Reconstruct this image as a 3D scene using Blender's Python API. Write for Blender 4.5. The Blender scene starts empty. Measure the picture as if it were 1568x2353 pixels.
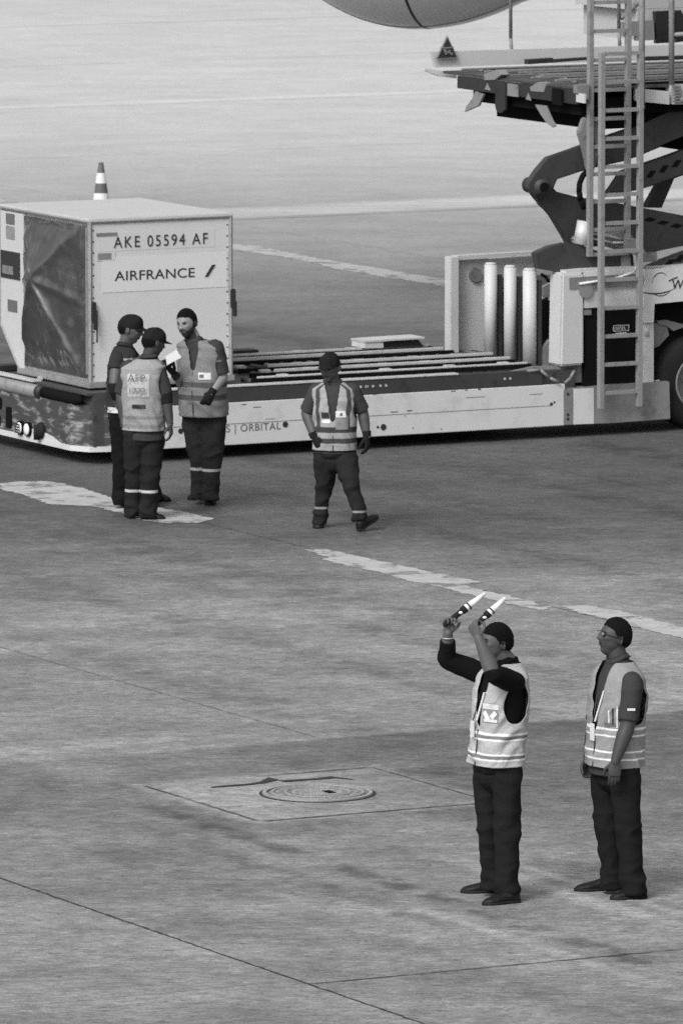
import bpy, bmesh, math, random
import numpy as np
from mathutils import Vector, Matrix, noise as mnoise
random.seed(5)
R_ = math.radians
scene = bpy.context.scene
C = scene.collection

# ------------------------------------------------------------------ camera, sky, sun, exposure
YAW = R_(27.7)                    # the apron's slab grid (world X, Y) is turned by this against the view
CAM = Vector((0, 0, 8.64)); FPX = 18500.0; CX, CY = 784.0, 1176.0
PITCH = math.atan(2256 / FPX)
cam_d = bpy.data.cameras.new('camera'); cam = bpy.data.objects.new('camera', cam_d); C.objects.link(cam)
cam.location = CAM
cam.rotation_euler = (math.pi / 2 - PITCH, 0, -YAW)
cam_d.sensor_fit = 'VERTICAL'; cam_d.sensor_height = 24; cam_d.lens = 24 * FPX / 2352
cam_d.clip_start = 1; cam_d.clip_end = 3000
cam_d.dof.use_dof = True; cam_d.dof.focus_distance = 53; cam_d.dof.aperture_fstop = 9.0
scene.camera = cam

SUN_EL, SUN_AZ = R_(44), R_(240)     # azimuth: direction the light comes from, clockwise from +Y
w = bpy.data.worlds.new('World'); scene.world = w; w.use_nodes = True
nt = w.node_tree; nt.nodes.clear()
sky = nt.nodes.new('ShaderNodeTexSky'); sky.sky_type = 'NISHITA'; sky.sun_disc = False
sky.sun_elevation = SUN_EL; sky.sun_rotation = SUN_AZ; sky.air_density = 1.6; sky.dust_density = 6.0
bw = nt.nodes.new('ShaderNodeRGBToBW'); bg = nt.nodes.new('ShaderNodeBackground'); wo = nt.nodes.new('ShaderNodeOutputWorld')
nt.links.new(sky.outputs[0], bw.inputs[0]); nt.links.new(bw.outputs[0], bg.inputs[0]); nt.links.new(bg.outputs[0], wo.inputs[0])
bg.inputs[1].default_value = 0.14
sun_d = bpy.data.lights.new('sun', 'SUN'); sun = bpy.data.objects.new('sun', sun_d); C.objects.link(sun)
sun_d.energy = 1.45; sun_d.angle = R_(18); sun_d.color = (1, 1, 1)
sd = Vector((math.sin(SUN_AZ) * math.cos(SUN_EL), math.cos(SUN_AZ) * math.cos(SUN_EL), math.sin(SUN_EL)))
sun.rotation_euler = sd.to_track_quat('Z', 'Y').to_euler()
scene.view_settings.view_transform = 'Standard'; scene.view_settings.look = 'None'
scene.view_settings.gamma = 1; scene.view_settings.exposure = -0.04
scene.cycles.use_denoising = False
scene.cycles.max_bounces = 6

# ------------------------------------------------------------------ measuring helpers (photo survey -> metres)
_R = Vector((math.cos(YAW), -math.sin(YAW), 0)); _H = Vector((math.sin(YAW), math.cos(YAW), 0))
_F = _H * math.cos(PITCH) - Vector((0, 0, math.sin(PITCH))); _U = _H * math.sin(PITCH) + Vector((0, 0, math.cos(PITCH)))
def sight(u, v): return _F + _R * ((u - CX) / FPX) - _U * ((v - CY) / FPX)
def onz(u, v, z=0.0):
    r = sight(u, v); return CAM + r * ((z - CAM.z) / r.z)
def ony(u, v, y):
    r = sight(u, v); return CAM + r * (y / r.y)
def onx(u, v, x):
    r = sight(u, v); return CAM + r * (x / r.x)

# ------------------------------------------------------------------ materials (a black and white place: greys only)
def mat(name, g, rough=0.6, metal=0.0, var=0.25, scale=3.0, dirt=0.0, dscale=6.0, bump=0.0, bscale=40, spec=0.5, stretch=(1, 1, 1), attr=None, coat=0.0, fine=0.0):
    m = bpy.data.materials.new(name); m.use_nodes = True; n = m.node_tree; L = n.links
    b = n.nodes['Principled BSDF']
    b.inputs['Roughness'].default_value = rough; b.inputs['Metallic'].default_value = metal
    b.inputs['Specular IOR Level'].default_value = spec; b.inputs['Coat Weight'].default_value = coat
    tc = n.nodes.new('ShaderNodeTexCoord'); mp = n.nodes.new('ShaderNodeMapping'); mp.inputs['Scale'].default_value = stretch
    L.new(tc.outputs['Object'], mp.inputs['Vector'])
    def nz(sc, det=5, ro=0.6):
        t = n.nodes.new('ShaderNodeTexNoise'); t.inputs['Scale'].default_value = sc; t.inputs['Detail'].default_value = det
        t.inputs['Roughness'].default_value = ro; L.new(mp.outputs[0], t.inputs['Vector']); return t.outputs['Fac']
    def math_(op, a, b_, clamp=False):
        k = n.nodes.new('ShaderNodeMath'); k.operation = op; k.use_clamp = clamp
        for i, x in enumerate((a, b_)):
            if isinstance(x, (int, float)): k.inputs[i].default_value = x
            else: L.new(x, k.inputs[i])
        return k.outputs[0]
    f = math_('MULTIPLY_ADD', nz(scale), 2 * var)
    n.nodes[-1].inputs[2].default_value = 1 - var
    val = math_('MULTIPLY', f, g)
    if attr:
        at = n.nodes.new('ShaderNodeAttribute'); at.attribute_name = attr
        val = math_('MULTIPLY', f, at.outputs['Fac'])
    if fine:
        val = math_('MULTIPLY', val, math_('ADD', math_('MULTIPLY', nz(scale * 30, 2), 2 * fine), 1 - fine))
    if dirt:
        mr = n.nodes.new('ShaderNodeMapRange'); mr.inputs[1].default_value = 0.52; mr.inputs[2].default_value = 0.68
        L.new(nz(dscale, 8, 0.7), mr.inputs[0])
        dm = math_('SUBTRACT', 1.0, math_('MULTIPLY', mr.outputs[0], dirt))
        val = math_('MULTIPLY', val, dm)
    cb = n.nodes.new('ShaderNodeCombineColor')
    for i in range(3): L.new(val, cb.inputs[i])
    L.new(cb.outputs[0], b.inputs['Base Color'])
    if bump:
        bp = n.nodes.new('ShaderNodeBump'); bp.inputs['Strength'].default_value = bump; bp.inputs['Distance'].default_value = 0.02
        L.new(nz(bscale, 4), bp.inputs['Height']); L.new(bp.outputs[0], b.inputs['Normal'])
    return m

M = dict(
 white=mat('white_paint', .69, .45, dirt=.16, dscale=5, var=.05, scale=2),
 whiteclean=mat('clean_white', .60, .5, var=.08, dirt=.12, dscale=6),
 panelgrey=mat('grey_panel', .26, .5, dirt=.4, dscale=7, var=.12),
 grey=mat('mid_grey_steel', .22, .5, dirt=.5, dscale=8, var=.2),
 dark=mat('dark_steel', .035, .5, var=.3, dirt=.4, dscale=6, spec=.35),
 darkgrey=mat('scissor_paint', .055, .55, var=.25, dirt=.35, dscale=9, spec=.35),
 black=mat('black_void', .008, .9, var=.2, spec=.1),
 rubber=mat('rubber', .018, .75, var=.3, spec=.2),
 steel=mat('bright_steel', .66, .35, metal=.15, var=.15, dirt=.3, dscale=12),
 ladder=mat('ladder_paint', .28, .55, var=.12, dirt=.35, dscale=14, fine=.15),
 deck=mat('deck_plate', .07, .55, var=.4, dirt=.6, dscale=9, bump=.3, bscale=30, stretch=(1, 3, 1)),
 scuff=mat('scuffed_panel', .07, .4, var=.2, dirt=-5.0, dscale=5, stretch=(1, 1, 3.2)),
 alu=mat('aluminium_skin', .72, .42, metal=.05, var=.04, dirt=.06, dscale=4, bump=.06, bscale=5),
 aluedge=mat('aluminium_edge', .38, .45, metal=.3, var=.2, dirt=.4, dscale=20),
 tarp=mat('tarpaulin', .045, .26, var=.45, scale=4, dirt=-1.3, dscale=5, bump=.5, bscale=9, spec=1.0, coat=.7),  # negative dirt paints pale blotches as sheen on the folds
 cabinwall=mat('cabin_wall', .50, .5, var=.05),
 vestpanel=mat('vest_panel', .52, .8, var=.12, scale=30),
 sticker=mat('sticker_white', .76, .5, var=.03),
 ink=mat('ink', .03, .6, var=.15),
 inkgrey=mat('faded_ink', .14, .7, var=.4, scale=30),
 nacelle=mat('engine_cowl', .66, .28, var=.05, scale=1, dirt=.1, coat=.3),
 lamp=mat('lamp_glass', .9, .2, var=.02),
 glass=mat('window_glass', .02, .1, var=.1),
 cone=mat('cone_dark_band', .11, .6, var=.1),
 iron=mat('cast_iron', .38, .6, var=.2, dirt=.4, dscale=10),
 paper=mat('paper', .85, .7, var=.03),
 wandwhite=mat('wand_cone', .85, .35, var=.04),
 skinA=mat('skin', .2, .55, var=.12, scale=30, attr='tone', spec=.4),
 cloth=mat('cloth', .2, .9, var=.16, scale=22, attr='tone', spec=.1, bump=.25, bscale=60, fine=.12),
 hair=mat('hair', .010, .9, var=.6, scale=110, bump=.8, bscale=160, spec=.1),
 cap=mat('cap_cloth', .016, .9, var=.25, scale=30, spec=.1),
 shoe=mat('shoe_leather', .010, .55, var=.3, scale=30, spec=.3),
 glove=mat('glove', .02, .9, var=.3, scale=50, spec=.1),
)

# ------------------------------------------------------------------ mesh helpers
def tag(o, label=None, cat=None, group=None, kind=None):
    if label: o['label'] = label
    if cat: o['category'] = cat
    if group: o['group'] = group
    if kind: o['kind'] = kind
    return o
def obj(name, bm, m, parent=None, smooth=False, bevel=0.0):
    if bevel: bmesh.ops.bevel(bm, geom=[e for e in bm.edges], offset=bevel, segments=2, affect='EDGES', clamp_overlap=True)
    bmesh.ops.recalc_face_normals(bm, faces=bm.faces)
    me = bpy.data.meshes.new(name); bm.to_mesh(me); bm.free()
    if smooth:
        for p in me.polygons: p.use_smooth = True
    o = bpy.data.objects.new(name, me); C.objects.link(o)
    me.materials.append(m)
    if parent: o.parent = parent; o.matrix_parent_inverse = Matrix.Translation(-parent.location) if parent.rotation_euler.z == 0 else Matrix()
    return o
def empty(name, loc, rz=0):
    o = bpy.data.objects.new(name, None); C.objects.link(o); o.location = loc; o.rotation_euler = (0, 0, rz); o.empty_display_size = .2
    return o
def BM(): return bmesh.new()
def box(bm, lo, hi):
    vs = [bm.verts.new((x, y, z)) for x in (lo[0], hi[0]) for y in (lo[1], hi[1]) for z in (lo[2], hi[2])]
    for f in ((0, 1, 3, 2), (4, 6, 7, 5), (0, 4, 5, 1), (2, 3, 7, 6), (0, 2, 6, 4), (1, 5, 7, 3)): bm.faces.new([vs[i] for i in f])
    return bm
def prism(bm, pts, d):
    """polygon pts (3d) extruded along d"""
    d = Vector(d); a = [bm.verts.new(Vector(p)) for p in pts]; b = [bm.verts.new(Vector(p) + d) for p in pts]
    bm.faces.new(a); bm.faces.new(b[::-1])  # glint on the glass painted as opaque grey lenses
    for i in range(len(a)): bm.faces.new((a[i], a[(i + 1) % len(a)], b[(i + 1) % len(a)], b[i]))
    return bm
def frame_of(d):
    d = Vector(d).normalized(); u = Vector((0, 0, 1)) if abs(d.z) < .9 else Vector((1, 0, 0))
    a = d.cross(u).normalized(); return a, a.cross(d).normalized(), d
def cyl(bm, p0, p1, r0, r1=None, n=16, cap=True):
    r1 = r0 if r1 is None else r1; p0 = Vector(p0); p1 = Vector(p1); a, b, _ = frame_of(p1 - p0)
    A = [bm.verts.new(p0 + (a * math.cos(t) + b * math.sin(t)) * r0) for t in [2 * math.pi * i / n for i in range(n)]]
    B = [bm.verts.new(p1 + (a * math.cos(t) + b * math.sin(t)) * r1) for t in [2 * math.pi * i / n for i in range(n)]]
    for i in range(n): bm.faces.new((A[i], A[(i + 1) % n], B[(i + 1) % n], B[i]))
    if cap: bm.faces.new(A[::-1]); bm.faces.new(B)
    return bm
def tube(bm, pts, r, n=10):
    pts = [Vector(p) for p in pts]
    for p, q in zip(pts, pts[1:]): cyl(bm, p, q, r, n=n)
    for p in pts[1:-1]: sphere(bm, p, r, n, max(4, n // 2))
    return bm
def lathe(bm, prof, org, axis, n=48, a0=0, a1=2 * math.pi):
    a, b, d = frame_of(axis); org = Vector(org); full = abs(a1 - a0 - 2 * math.pi) < 1e-6
    rings = []
    for (s, r) in prof:
        rings.append([bm.verts.new(org + d * s + (a * math.cos(a0 + (a1 - a0) * i / n) + b * math.sin(a0 + (a1 - a0) * i / n)) * r) for i in range(n if full else n + 1)])
    for A, B in zip(rings, rings[1:]):
        k = len(A)
        for i in range(k if full else k - 1): bm.faces.new((A[i], A[(i + 1) % k], B[(i + 1) % k], B[i]))
    return bm
def sphere(bm, c, r, nu=16, nv=10):
    rr = r if hasattr(r, '__len__') else (r, r, r)
    m_ = Matrix.Translation(Vector(c)) @ Matrix.Diagonal((rr[0], rr[1], rr[2], 1))
    bmesh.ops.create_uvsphere(bm, u_segments=nu, v_segments=nv, radius=1, matrix=m_); return bm
def text_obj(name, s, size, origin, xdir, ydir, m, parent, space=1.0, ext=0.002, shear=0, off=0.0, align='LEFT', sx=1.0):
    cu = bpy.data.curves.new(name, 'FONT'); cu.body = s; cu.size = size; cu.space_character = space; cu.extrude = ext; cu.shear = shear; cu.offset = off; cu.align_x = align
    t = bpy.data.objects.new(name, cu); C.objects.link(t); bpy.context.view_layer.update()
    me = bpy.data.meshes.new_from_object(t.evaluated_get(bpy.context.evaluated_depsgraph_get())); bpy.data.objects.remove(t)
    x = Vector(xdir).normalized(); y = Vector(ydir).normalized(); z = x.cross(y)
    mm = Matrix(((x.x * sx, y.x, z.x, origin[0]), (x.y * sx, y.y, z.y, origin[1]), (x.z * sx, y.z, z.z, origin[2]), (0, 0, 0, 1)))
    me.transform(mm); me.materials.clear(); me.materials.append(m); me.name = name
    o = bpy.data.objects.new(name, me); C.objects.link(o)
    if parent: o.parent = parent; o.matrix_parent_inverse = Matrix.Translation(-parent.location) if parent.rotation_euler.z == 0 else Matrix()
    return o

# ------------------------------------------------------------------ apron (ground)
def ground():
    bm = BM(); S = 1500
    vs = [bm.verts.new(p) for p in ((-S, -S, 0), (S, -S, 0), (S, S, 0), (-S, S, 0))]; bm.faces.new(vs)
    m = bpy.data.materials.new('apron_concrete'); m.use_nodes = True; n = m.node_tree; L = n.links; b = n.nodes['Principled BSDF']
    tc = n.nodes.new('ShaderNodeTexCoord'); rot = n.nodes.new('ShaderNodeMapping'); rot.vector_type = 'POINT'
    rot.inputs['Rotation'].default_value = (0, 0, YAW); L.new(tc.outputs['Object'], rot.inputs['Vector'])   # x: across the view, y: away
    sep = n.nodes.new('ShaderNodeSeparateXYZ'); L.new(tc.outputs['Object'], sep.inputs[0])
    sepr = n.nodes.new('ShaderNodeSeparateXYZ'); L.new(rot.outputs[0], sepr.inputs[0])
    def mth(op, a, b_=0.0, c=0.0, clamp=False):
        k = n.nodes.new('ShaderNodeMath'); k.operation = op; k.use_clamp = clamp
        for i, x in enumerate((a, b_, c)):
            if isinstance(x, (int, float)): k.inputs[i].default_value = x
            else: L.new(x, k.inputs[i])
        return k.outputs[0]
    def nz(sc, st=(1, 1, 1), det=5, ro=.6, src=rot, dist=0.0):
        mp = n.nodes.new('ShaderNodeMapping'); mp.inputs['Scale'].default_value = st; L.new(src.outputs[0], mp.inputs['Vector'])
        t = n.nodes.new('ShaderNodeTexNoise'); t.inputs['Scale'].default_value = sc; t.inputs['Detail'].default_value = det; t.inputs['Roughness'].default_value = ro
        t.inputs['Distortion'].default_value = dist
        L.new(mp.outputs[0], t.inputs['Vector']); return t.outputs['Fac']
    def mr(x, a, b_, c=0.0, d=1.0, smooth=True):
        k = n.nodes.new('ShaderNodeMapRange'); k.interpolation_type = 'SMOOTHSTEP' if smooth else 'LINEAR'
        for i, y in enumerate((a, b_, c, d)): k.inputs[1 + i].default_value = y
        L.new(x, k.inputs[0]); return k.outputs[0]
    X, Y = sep.outputs[0], sep.outputs[1]; DX, D = sepr.outputs[0], sepr.outputs[1]
    wob = mth('MULTIPLY_ADD', nz(6, det=3), .06, -.03)
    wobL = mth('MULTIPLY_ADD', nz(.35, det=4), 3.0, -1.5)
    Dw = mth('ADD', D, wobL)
    val = mth('MULTIPLY_ADD', nz(.12, (1, .8, 1), 6, .6), .70, .65)          # broad patches
    val = mth('MULTIPLY', val, mth('MULTIPLY_ADD', nz(.9, (.75, 1.1, 1), 9, .72), 1.3, .35))   # blotches
    val = mth('MULTIPLY', val, mth('MULTIPLY_ADD', nz(6, (.85, 1.1, 1), 8, .85), 1.5, .25))      # broom and tyre streaks
    val = mth('MULTIPLY', val, mth('MULTIPLY_ADD', nz(30, (.30, .8, 1), 4, .85), 1.5, .25))        # grit
    val = mth('MULTIPLY', val, mth('MULTIPLY_ADD', nz(110, (.4, .9, 1), 2, .9), 1.4, .3))
    pit = mr(nz(9, (.5, 1.6, 1), 3, .6), .69, .74); val = mth('MULTIPLY', val, mth('SUBTRACT', 1, mth('MULTIPLY', pit, .5)))
    flk = mr(nz(8, (.75, 1.1, 1), 6, .75), .60, .65); val = mth('MULTIPLY', val, mth('SUBTRACT', 1, mth('MULTIPLY', flk, .34)))
    lfk = mr(nz(10, (.7, 1.1, 1), 5, .75), .41, .35); val = mth('MULTIPLY', val, mth('MULTIPLY_ADD', lfk, .16, 1))
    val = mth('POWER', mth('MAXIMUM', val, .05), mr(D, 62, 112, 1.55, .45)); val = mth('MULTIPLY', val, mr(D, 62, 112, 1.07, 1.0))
    # depth zones: paler tone far out, darker band around the loader
    far = mr(Dw, 88, 122, 1.0, 2.55); val = mth('MULTIPLY', val, far)  # grazing sky glare painted into the colour of the far concrete
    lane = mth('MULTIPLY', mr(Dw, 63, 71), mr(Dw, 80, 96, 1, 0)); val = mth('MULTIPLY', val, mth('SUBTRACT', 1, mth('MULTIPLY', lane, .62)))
    pale = mth('MULTIPLY', mr(mth('ADD', D, mth('MULTIPLY', wobL, .3)), 57.0, 60.5), mr(Dw, 63, 68, 1, 0)); val = mth('MULTIPLY', val, mth('MULTIPLY_ADD', pale, .05, 1))
    # darker slab behind the joint at y = 50.8, fading out after the hatch
    s1 = mth('MULTIPLY', mr(mth('ADD', Y, wob), 50.74, 50.86, 1, 0), mr(Dw, 51.5, 55.5)); s1 = mth('MULTIPLY', s1, mr(DX, -4.5, 1.2, .05, 1.0)); val = mth('MULTIPLY', val, mth('SUBTRACT', 1, mth('MULTIPLY', s1, .40)))
    s1b = mth('MULTIPLY', mr(mth('ADD', Y, wob), 50.80, 50.90), mr(Y, 51.0, 54.5, 1, 0)); val = mth('MULTIPLY', val, mth('MULTIPLY_ADD', s1b, .16, 1))
    s2 = mth('MULTIPLY', mr(mth('ADD', X, wob), 21.86, 21.95), mr(X, 22, 24.4, 1, 0)); s2 = mth('MULTIPLY', s2, mr(Y, 50.6, 50.8, 1, 0)); val = mth('MULTIPLY', val, mth('SUBTRACT', 1, mth('MULTIPLY', s2, .12)))
    # tyre tracks running along the stand
    for (x0, wd, y0, y1, k) in ((24.05, .11, 41, 49.3, .55), (23.6, .13, 43, 48.6, .38), (23.0, .16, 40, 49.6, .25), (25.75, .10, 41.2, 44.2, .55), (25.95, .08, 40.8, 43.8, .45), (22.8, .2, 50, 60, .2), (28.5, .22, 44, 70, .3), (27.0, .3, 49.5, 58, .28), (29.6, .2, 48, 60, .25), (34.2, .25, 60, 90, .35), (37.6, .3, 60, 100, .4), (30.2, .3, 52, 66, .3), (33.0, .25, 55, 66, .35), (35.5, .25, 55, 66, .35), (39.5, .4, 72, 100, .35), (36.6, .4, 72, 90, .3)):
        dd = mth('ABSOLUTE', mth('SUBTRACT', mth('ADD', X, mth('MULTIPLY', wob, 2.5)), x0))
        t = mth('MULTIPLY', mr(dd, wd * .3, wd * 1.4, 1, 0), mth('MULTIPLY', mr(Y, y0, y0 + 1.2), mr(Y, y1 - 1.2, y1, 1, 0)))
        t = mth('MULTIPLY', t, mr(nz(2.2, (1, 1, 1), 4), .38, .6)); val = mth('MULTIPLY', val, mth('SUBTRACT', 1, mth('MULTIPLY', t, k)))
    # pale cement smears
    for (x0, wd, y0, y1, k) in ((24.85, .10, 42.2, 46.3, .45), (25.12, .05, 42.6, 46.1, .35), (21.3, .5, 48, 52, .18), (22.6, .5, 49.6, 50.9, .2), (24.3, .25, 49.2, 52.4, .22), (23.75, .06, 40.5, 44.8, .3)):
        dd = mth('ABSOLUTE', mth('SUBTRACT', mth('ADD', X, mth('MULTIPLY', wob, 2)), x0))
        t = mth('MULTIPLY', mr(dd, wd * .3, wd * 1.6, 1, 0), mth('MULTIPLY', mr(Y, y0, y0 + 1.0), mr(Y, y1 - 1.0, y1, 1, 0)))
        val = mth('MULTIPLY', val, mth('MULTIPLY_ADD', t, k, 1))
    # cement apron round the manhole
    sq = mth('MAXIMUM', mth('ABSOLUTE', mth('SUBTRACT', mth('ADD', X, wob), 25.33)), mth('ABSOLUTE', mth('SUBTRACT', mth('ADD', Y, wob), 48.62)))
    val = mth('MULTIPLY', val, mr(sq, .88, 1.05, 1.45, 1.0)); sq2 = mth('MAXIMUM', mth('ABSOLUTE', mth('SUBTRACT', mth('ADD', X, mth('MULTIPLY', wob, 2)), 25.2)), mth('MULTIPLY', mth('ABSOLUTE', mth('SUBTRACT', mth('ADD', Y, wobL), 48.7)), .8)); val = mth('MULTIPLY', val, mr(sq2, 1.2, 1.6, 1.12, 1.0)); ring_ = mth('MULTIPLY', mr(sq, .95, 1.05), mr(sq, 1.2, 1.75, 1, 0)); val = mth('MULTIPLY', val, mth('SUBTRACT', 1, mth('MULTIPLY', mth('MULTIPLY', ring_, mr(nz(1.6, det=4), .42, .6)), .30)))
    # joints and cracks: (axis, position, from, to, width, darkness)
    wj = mth('MULTIPLY_ADD', nz(9, det=6, ro=.75), .060, -.030); brk = nz(3.5, det=3)
    def joint(val, ax, pos, a, b_, wd, k, br=.0):
        P_, Q = (X, Y) if ax == 0 else (Y, X)
        dd = mth('ABSOLUTE', mth('SUBTRACT', mth('ADD', P_, wj), pos))
        t = mth('MULTIPLY', mr(dd, wd * .5, wd * 1.3, 1, 0), mth('MULTIPLY', mr(Q, a, a + .05), mr(Q, b_ - .05, b_, 1, 0)))
        if br: t = mth('MULTIPLY', t, mr(brk, .5 - (1 - br) * .4, .56))
        return mth('MULTIPLY', val, mth('SUBTRACT', 1, mth('MULTIPLY', t, k)))
    yd = .022
    for J in ((0, 21.91, 30, 60, .013, .9, 0), (0, 26.54, 50.9, 70, .014, .5, .3), (0, 31.5, 52, 63, .014, .65, .35), (0, 36.2, 60, 140, .015, .4, .5), (0, 45.6, 70, 140, .03, .15, 0),
              (1, 42.15, 21.91, 40, yd * 1.1, .8, .05), (1, 42.30, 10, 21.9, yd * .5, .45, .55), (1, 50.82, 26.2, 40, yd * .6, .30, .4), (1, 59.5, 0, 60, yd, .14, .5),
              (1, 68.6, 0, 36, yd * 1.4, .2, .3), (1, 76.6, 20, 60, yd * 1.6, .32, .4), (1, 90.3, 20, 90, yd * 2.2, .55, .1), (1, 100.5, 20, 90, yd * 2.5, .2, .4), (1, 109.3, 20, 110, yd * 3, .22, .2), (1, 118, 20, 110, yd * 4, .2, .2), (1, 127.5, 20, 110, yd * 6, .2, 0), (1, 140, 20, 110, yd * 6, .15, 0),
              (0, 24.44, 47.75, 49.52, .018, .8, .25), (0, 26.23, 47.7, 49.52, .014, .8, .15), (1, 47.73, 24.44, 26.23, .030, .85, .2), (1, 49.50, 25.3, 26.23, .028, .7, .2),
              (0, 25.62, 48.2, 49.1, .012, .3, .5), (0, 24.98, 48.05, 48.45, .010, .3, .3)):
        val = joint(val, *J)
    # the bright worn lane markings far out (old paint rubbed into the concrete)
    lm = mth('MULTIPLY', mr(mth('ADD', Y, mth('MULTIPLY', wob, 3)), 90.5, 90.7), mr(mth('ADD', Y, mth('MULTIPLY', wob, 4)), 91.6, 92.2, 1, 0)); lm = mth('MULTIPLY', lm, mr(nz(3, (.15, 2, 1), 3), .3, .6, .35, 1)); val = mth('MULTIPLY', val, mth('MULTIPLY_ADD', lm, .5, 1))
    lm = mth('MULTIPLY', mr(Y, 109.35, 109.5), mr(Y, 109.8, 110.1, 1, 0)); val = mth('MULTIPLY', val, mth('MULTIPLY_ADD', lm, .12, 1))
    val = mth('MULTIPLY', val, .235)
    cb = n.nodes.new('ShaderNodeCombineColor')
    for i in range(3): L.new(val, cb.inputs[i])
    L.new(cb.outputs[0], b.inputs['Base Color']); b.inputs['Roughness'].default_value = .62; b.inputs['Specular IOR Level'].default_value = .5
    bp = n.nodes.new('ShaderNodeBump'); bp.inputs['Strength'].default_value = .35; bp.inputs['Distance'].default_value = .01
    L.new(nz(22, (.6, 1, 1), 6, .7), bp.inputs['Height']); L.new(bp.outputs[0], b.inputs['Normal'])
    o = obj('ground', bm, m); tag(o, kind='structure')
    # worn painted line: sheets 4 mm up, paint broken by concrete-coloured wear
    pm = bpy.data.materials.new('worn_line_paint'); pm.use_nodes = True; n = pm.node_tree; L = n.links; b = n.nodes['Principled BSDF']
    tc = n.nodes.new('ShaderNodeTexCoord'); rot = n.nodes.new('ShaderNodeMapping'); rot.inputs['Rotation'].default_value = (0, 0, YAW); L.new(tc.outputs['Object'], rot.inputs['Vector'])
    v = mth('MULTIPLY_ADD', nz(5, (.7, 1.2, 1), 8, .8, rot), 1.1, .45); v = mth('MULTIPLY', v, mth('MULTIPLY_ADD', nz(60, (.5, 1, 1), 3, .8, rot), .5, .75))
    wr = mr(nz(3.0, (.9, 1.1, 1), 9, .75, rot), .50, .60); v = mth('MULTIPLY', v, mth('SUBTRACT', .50, mth('MULTIPLY', wr, .30)))
    cb = n.nodes.new('ShaderNodeCombineColor')
    for i in range(3): L.new(v, cb.inputs[i])
    L.new(cb.outputs[0], b.inputs['Base Color']); b.inputs['Roughness'].default_value = .65
    polys = ([(0, 1110), (40, 1106), (110, 1105), (190, 1120), (260, 1143), (330, 1160), (420, 1175), (492, 1190), (455, 1200), (385, 1201), (330, 1196), (280, 1178), (215, 1163), (110, 1157), (80, 1145), (0, 1122)],
             [(700, 1262), (745, 1261), (850, 1284), (960, 1307), (1112, 1338), (1055, 1343), (1160, 1366), (1267, 1393), (1245, 1401), (1170, 1388), (1075, 1364), (1000, 1346), (940, 1334), (860, 1312), (795, 1299), (738, 1284), (755, 1280)],
             [(1285, 1392), (1345, 1390), (1420, 1402), (1490, 1420), (1600, 1448), (1600, 1474), (1540, 1458), (1450, 1440), (1400, 1424), (1340, 1410)],
             [(520, 559), (600, 566), (662, 580), (745, 596), (800, 605), (900, 620), (1045, 646), (1065, 660), (1030, 660), (930, 643), (840, 630), (770, 617), (700, 600), (640, 588), (585, 581), (520, 572)],
             [(-40, 446), (0, 455), (75, 473), (40, 476), (-40, 470)])
    mk = empty('apron_marking', (0, 0, 0)); tag(mk, kind='structure')
    for i, pl in enumerate(polys):
        pts = []
        for k in range(len(pl)):
            a, c = pl[k], pl[(k + 1) % len(pl)]
            for t in np.arange(0, .99, .084):
                j = .8 if t else .4
                pts.append(onz(a[0] + (c[0] - a[0]) * t + random.uniform(-j * 9, j * 9), a[1] + (c[1] - a[1]) * t + random.uniform(-j, j), .003))
        bm = BM(); bm.faces.new([bm.verts.new(p) for p in pts]); bmesh.ops.triangulate(bm, faces=bm.faces)
        q = obj('marking_patch', bm, pm, mk)
ground()

# ------------------------------------------------------------------ manhole cover
def manhole():
    t = empty('manhole_cover', (25.34, 48.62, 0)); tag(t, 'round pale cast iron manhole cover set in a concrete square on the apron', 'manhole cover')
    c = Vector((25.34, 48.62, 0))
    bm = BM(); lathe(bm, [(.0, .385), (.012, .38), (.012, .352), (.002, .35), (.002, .335), (.011, .333), (.011, .0)], c, (0, 0, 1), 64); obj('rim', bm, M['grey'], t)
    bm = BM(); lathe(bm, [(.0, .385), (.005, .385), (.005, .402), (.0, .402)], c, (0, 0, 1), 64); obj('gap', bm, M['ink'], t)
    bm = BM(); lathe(bm, [(.011, .353), (.0145, .353), (.0145, .379), (.011, .379)], c, (0, 0, 1), 64); obj('ring', bm, M['iron'], t)
    bm = BM()
    for r0, r1 in ((.305, .32), (.215, .228)): lathe(bm, [(.0105, r0), (.0165, r0), (.0165, r1), (.0105, r1)], c, (0, 0, 1), 64)
    for i in range(-4, 5):
        for j in range(-3, 4):
            x, y = i * .042 + (j % 2) * .021, j * .045
            if x * x + y * y < .19 ** 2: box(bm, (c.x + x - .016, c.y + y - .013, .010), (c.x + x + .016, c.y + y + .013, .0165))
    for k in range(40):
        a = k * math.pi / 20; p = c + Vector((math.cos(a), math.sin(a), 0)) * .268
        if k % 3: box(bm, (p.x - .012, p.y - .008, .010), (p.x + .012, p.y + .008, .0165))
    obj('raised_pattern', bm, M['iron'], t)
    bm = BM(); p = onz(755, 1820, .012)
    box(bm, (p.x - .03, p.y - .05, .012), (p.x + .03, p.y + .05, .019)); obj('lifting_slot', bm, M['black'], t)
    # sunken edge of the broken concrete frame: a thin raised strip coloured dark
    pts = [onz(u, v, 0) for u, v in ((489, 1810), (530, 1807), (570, 1804), (605, 1800), (623, 1796), (637, 1793), (655, 1797), (735, 1791), (772, 1788), (812, 1792))]; wds = [.03, .05, .04, .06, .10, .14, .07, .05, .08, .02]
    bm = BM()
    for p, q, wa, wb in zip(pts, pts[1:], wds, wds[1:]):
        prism(bm, [p, q, q + Vector((0, wb, 0)), p + Vector((0, wa, 0))], (0, 0, .006))
    o = obj('frame_gap', bm, M['ink'], t)
manhole()

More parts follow.
